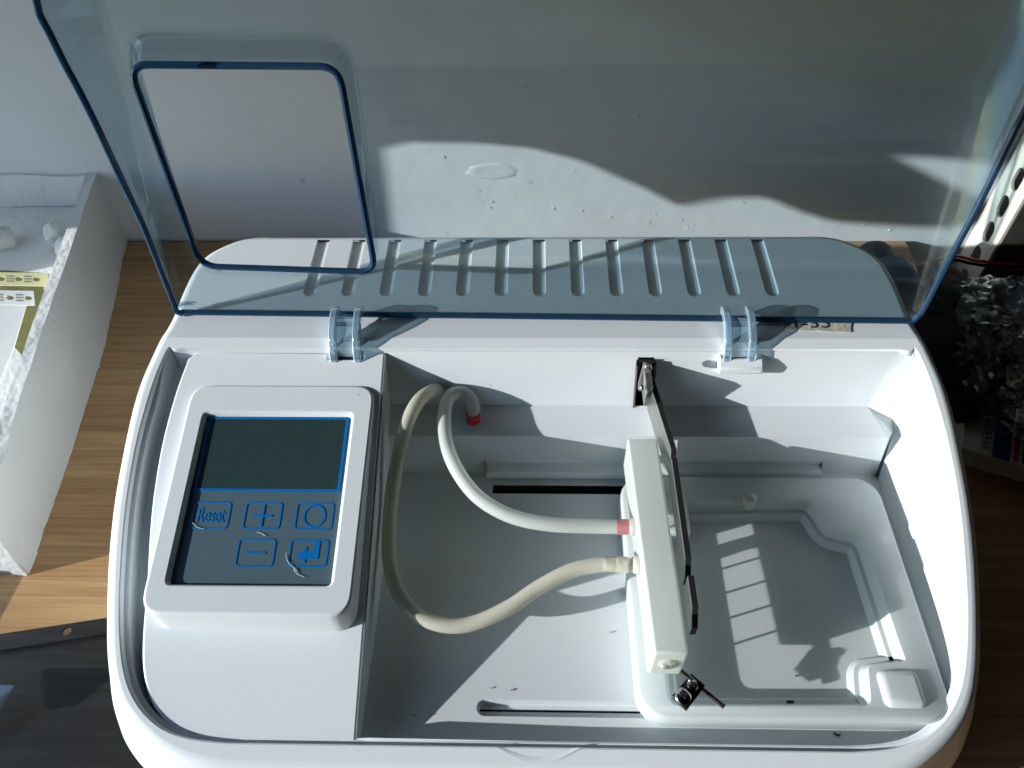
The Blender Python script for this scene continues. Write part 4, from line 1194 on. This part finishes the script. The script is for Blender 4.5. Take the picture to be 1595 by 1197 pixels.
# ================================================================ RIGHT SIDE
# perforated angle post: the holed flange faces the window, the other one the room
XP = 1.19; YP = 1.605; YQ = 1.722
def yzp(u, v_):
    d = ray(u, v_); t = XP / d.x; return (d.y * t, ZC + d.z * t)
post = thing('shelf_post', 'cream enamelled angle post with a row of slotted holes at the right edge', 'shelf post', (XP, YP, -1.2))
hz_ = [yzp(u, v_)[1] for u, v_ in ((1515, 388), (1581, 270))]
pitch = (hz_[1] - hz_[0]) / 3
lo_ = [[(YP, -1.2), (YQ, -1.2), (YQ, 2.6), (YP, 2.6)]]
z = hz_[0] - 12 * pitch
while z < 2.5:
    if z > -1.1: lo_.append([((YP + YQ) / 2 - .004 + .019 * math.cos(R(k)), z + .019 * math.sin(R(k)) + (.011 if math.sin(R(k)) > 0 else -.011)) for k in range(6, 366, 24)])
    z += pitch
al = [p for l_ in lo_ for p in l_]
tr = tessellate_polygon([[Vector((y, z, 0)) for y, z in l_] for l_ in lo_])
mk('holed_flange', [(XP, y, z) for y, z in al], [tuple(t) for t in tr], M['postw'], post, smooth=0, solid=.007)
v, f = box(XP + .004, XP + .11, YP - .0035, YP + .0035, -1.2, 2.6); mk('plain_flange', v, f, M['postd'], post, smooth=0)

# stoppers behind the machine
def capsule(name, u, v_, y, r_, m, label, cat, zb=0, tilt=0):
    c = ony(u, v_, y); h_ = c.z - r_
    pr_ = [(r_ * .98, zb), (r_, zb + .02), (r_, max(h_, zb + .03))] + [(r_ * math.cos(R(a)), max(h_, zb + .03) + r_ * math.sin(R(a))) for a in (20, 40, 60, 75)]
    v, f = lathe((c.x, y, 0), Vector((tilt, 0, 1)), pr_, 28)
    return mk(name, v, f, m, smooth=50, at=(c.x, y, 0), label=label, cat=cat)
capsule('rubber_cap', 1372, 382, 1.52, .050, M['teal'], 'grey rounded rubber cap standing behind the rear deck', 'cap')
capsule('blue_cap', 1402, 408, 1.40, .060, M['navy'], 'blue rounded cap standing behind the right end of the deck', 'cap')
capsule('rag_roll', 1475, 416, 1.50, .060, M['cork'], 'brown rolled cloth standing at the foot of the cream post', 'cloth')
# cables
for m_c, dz, lb in ((M['wire_r'], .004, 'red wire running along the wall behind the cream post'), (M['wire_b'], -.008, 'black wire running below the red wire along the wall')):
    ps = [ony(u, v_, 1.60) + Vector((0, 0, dz)) for u, v_ in ((1395, 445), (1420, 420), (1448, 412), (1480, 400), (1520, 408), (1560, 412), (1620, 414))]
    v, f = tube(smoothpath(ps, 6), .0045, 8); mk('wire', v, f, m_c, smooth=60, at=ps[0], label=lb, cat='wire')
# bag of screws
def lumpy(c, rx, ry, rz, amp, fr, seed, nu=48, nv=28, flat=0):
    vs, fs = [], []
    for a in range(nv + 1):
        for b in range(nu):
            t = math.pi * a / nv; p_ = 2 * math.pi * b / nu
            d = Vector((math.sin(t) * math.cos(p_), math.sin(t) * math.sin(p_), math.cos(t)))
            k = 1 + amp * noise.fractal(d * fr + Vector((seed, seed, 0)), .6, 2.2, 4)
            q_ = Vector((d.x * rx * k, d.y * ry * k, max(d.z * rz * k, -rz * .95)))
            vs.append(Vector(c) + q_)
    for a in range(nv):
        for b in range(nu): fs.append((a * nu + b, (a + 1) * nu + b, (a + 1) * nu + (b + 1) % nu, a * nu + (b + 1) % nu))
    return weld(vs, fs)
bc = onz(1610, 560, .08)
bagr = thing('bag_of_screws', 'crumpled clear plastic bag full of dark screws at the right edge', 'bag', (bc.x, bc.y, 0))
v, f = lumpy((bc.x, bc.y, .085), .21, .25, .085, .09, 5.0, 5, 110, 60); mk('bag_film', v, f, M['bag'], bagr, smooth=12)
vs, fs = [], []
for i in range(220):
    a = random.random() * 6.28; r_ = math.sqrt(random.random()) * .19
    p = Vector((bc.x + math.cos(a) * r_, bc.y + math.sin(a) * r_ * 1.1, .02 + random.random() * .115 * (1 - (r_ / .2) ** 2 * .7)))
    d = Vector((random.uniform(-1, 1), random.uniform(-1, 1), random.uniform(-.5, .5))).normalized()
    k = merge((vs, fs), tube([p, p + d * .030], .0035, 6), tube([p - d * .004, p], .0075, 8)); vs, fs = k
mk('screws', vs, fs, M['steel'], bagr, kind='stuff', smooth=40)
# dark lump added for the deep shade between the machine and the bag
cc = onz(1478, 560, .05)
v, f = lumpy((cc.x - .01, cc.y + .06, .06), .13, .22, .07, .2, 2.2, 9); mk('shade_lump', v, f, M['shadelump'], smooth=80, at=(cc.x, cc.y, 0), label='black lump added for the deep shade between machine and bag', cat='cloth')
# small printed packet
zk_ = .05
pk_ = [onz(1503, 638, zk_), onz(1640, 668, zk_), onz(1632, 738, zk_), onz(1497, 697, zk_)]
pkt = thing('printed_packet', 'white packet printed with navy and red bands lying in the shade at right', 'packet', ((pk_[0] + pk_[2]) / 2)[:])
def lerp2(s, t, z=0): return pk_[0].lerp(pk_[1], s).lerp(pk_[3].lerp(pk_[2], s), t) + Vector((0, 0, z))
b4 = [pk_[3], pk_[2], pk_[1], pk_[0]]
v, f = hexa([p - Vector((0, 0, .05)) for p in b4], b4); mk('packet_body', v, f, M['wpaper'], pkt, bevel=.004)
def band(s0, s1, t0, t1, m_, nm, z=.0012):
    q_ = [lerp2(s0, t1), lerp2(s1, t1), lerp2(s1, t0), lerp2(s0, t0)]
    v, f = hexa([p + Vector((0, 0, z - .001)) for p in q_], [p + Vector((0, 0, z)) for p in q_]); mk(nm, v, f, m_, pkt, smooth=0)
band(.36, .56, 0, 1, M['navyprint'], 'navy_band')
for i in range(3):
    band(.60 + i * .10, .655 + i * .10, .05, .95, (M['redprint'], M['ink'], M['redprint'])[i], 'red_band')
for i in range(7):
    band(.255, .315, .10 + i * .115, .17 + i * .115, M['greyink'], 'printed_character')
band(.235, .24, .05, .95, M['ink'], 'printed_line'); band(.33, .335, .05, .95, M['ink'], 'printed_line')

for o in bpy.data.objects:
    if o.parent is None and 'category' in o:
        g = {'foam piece': 'loose foam pieces in the foam box', 'paper tape': 'component tapes in the foam box', 'wire': 'wires along the wall', 'cap': 'rounded caps behind the rear deck'}.get(o['category'])
        if g: o['group'] = g
print('objects', len(bpy.data.objects))
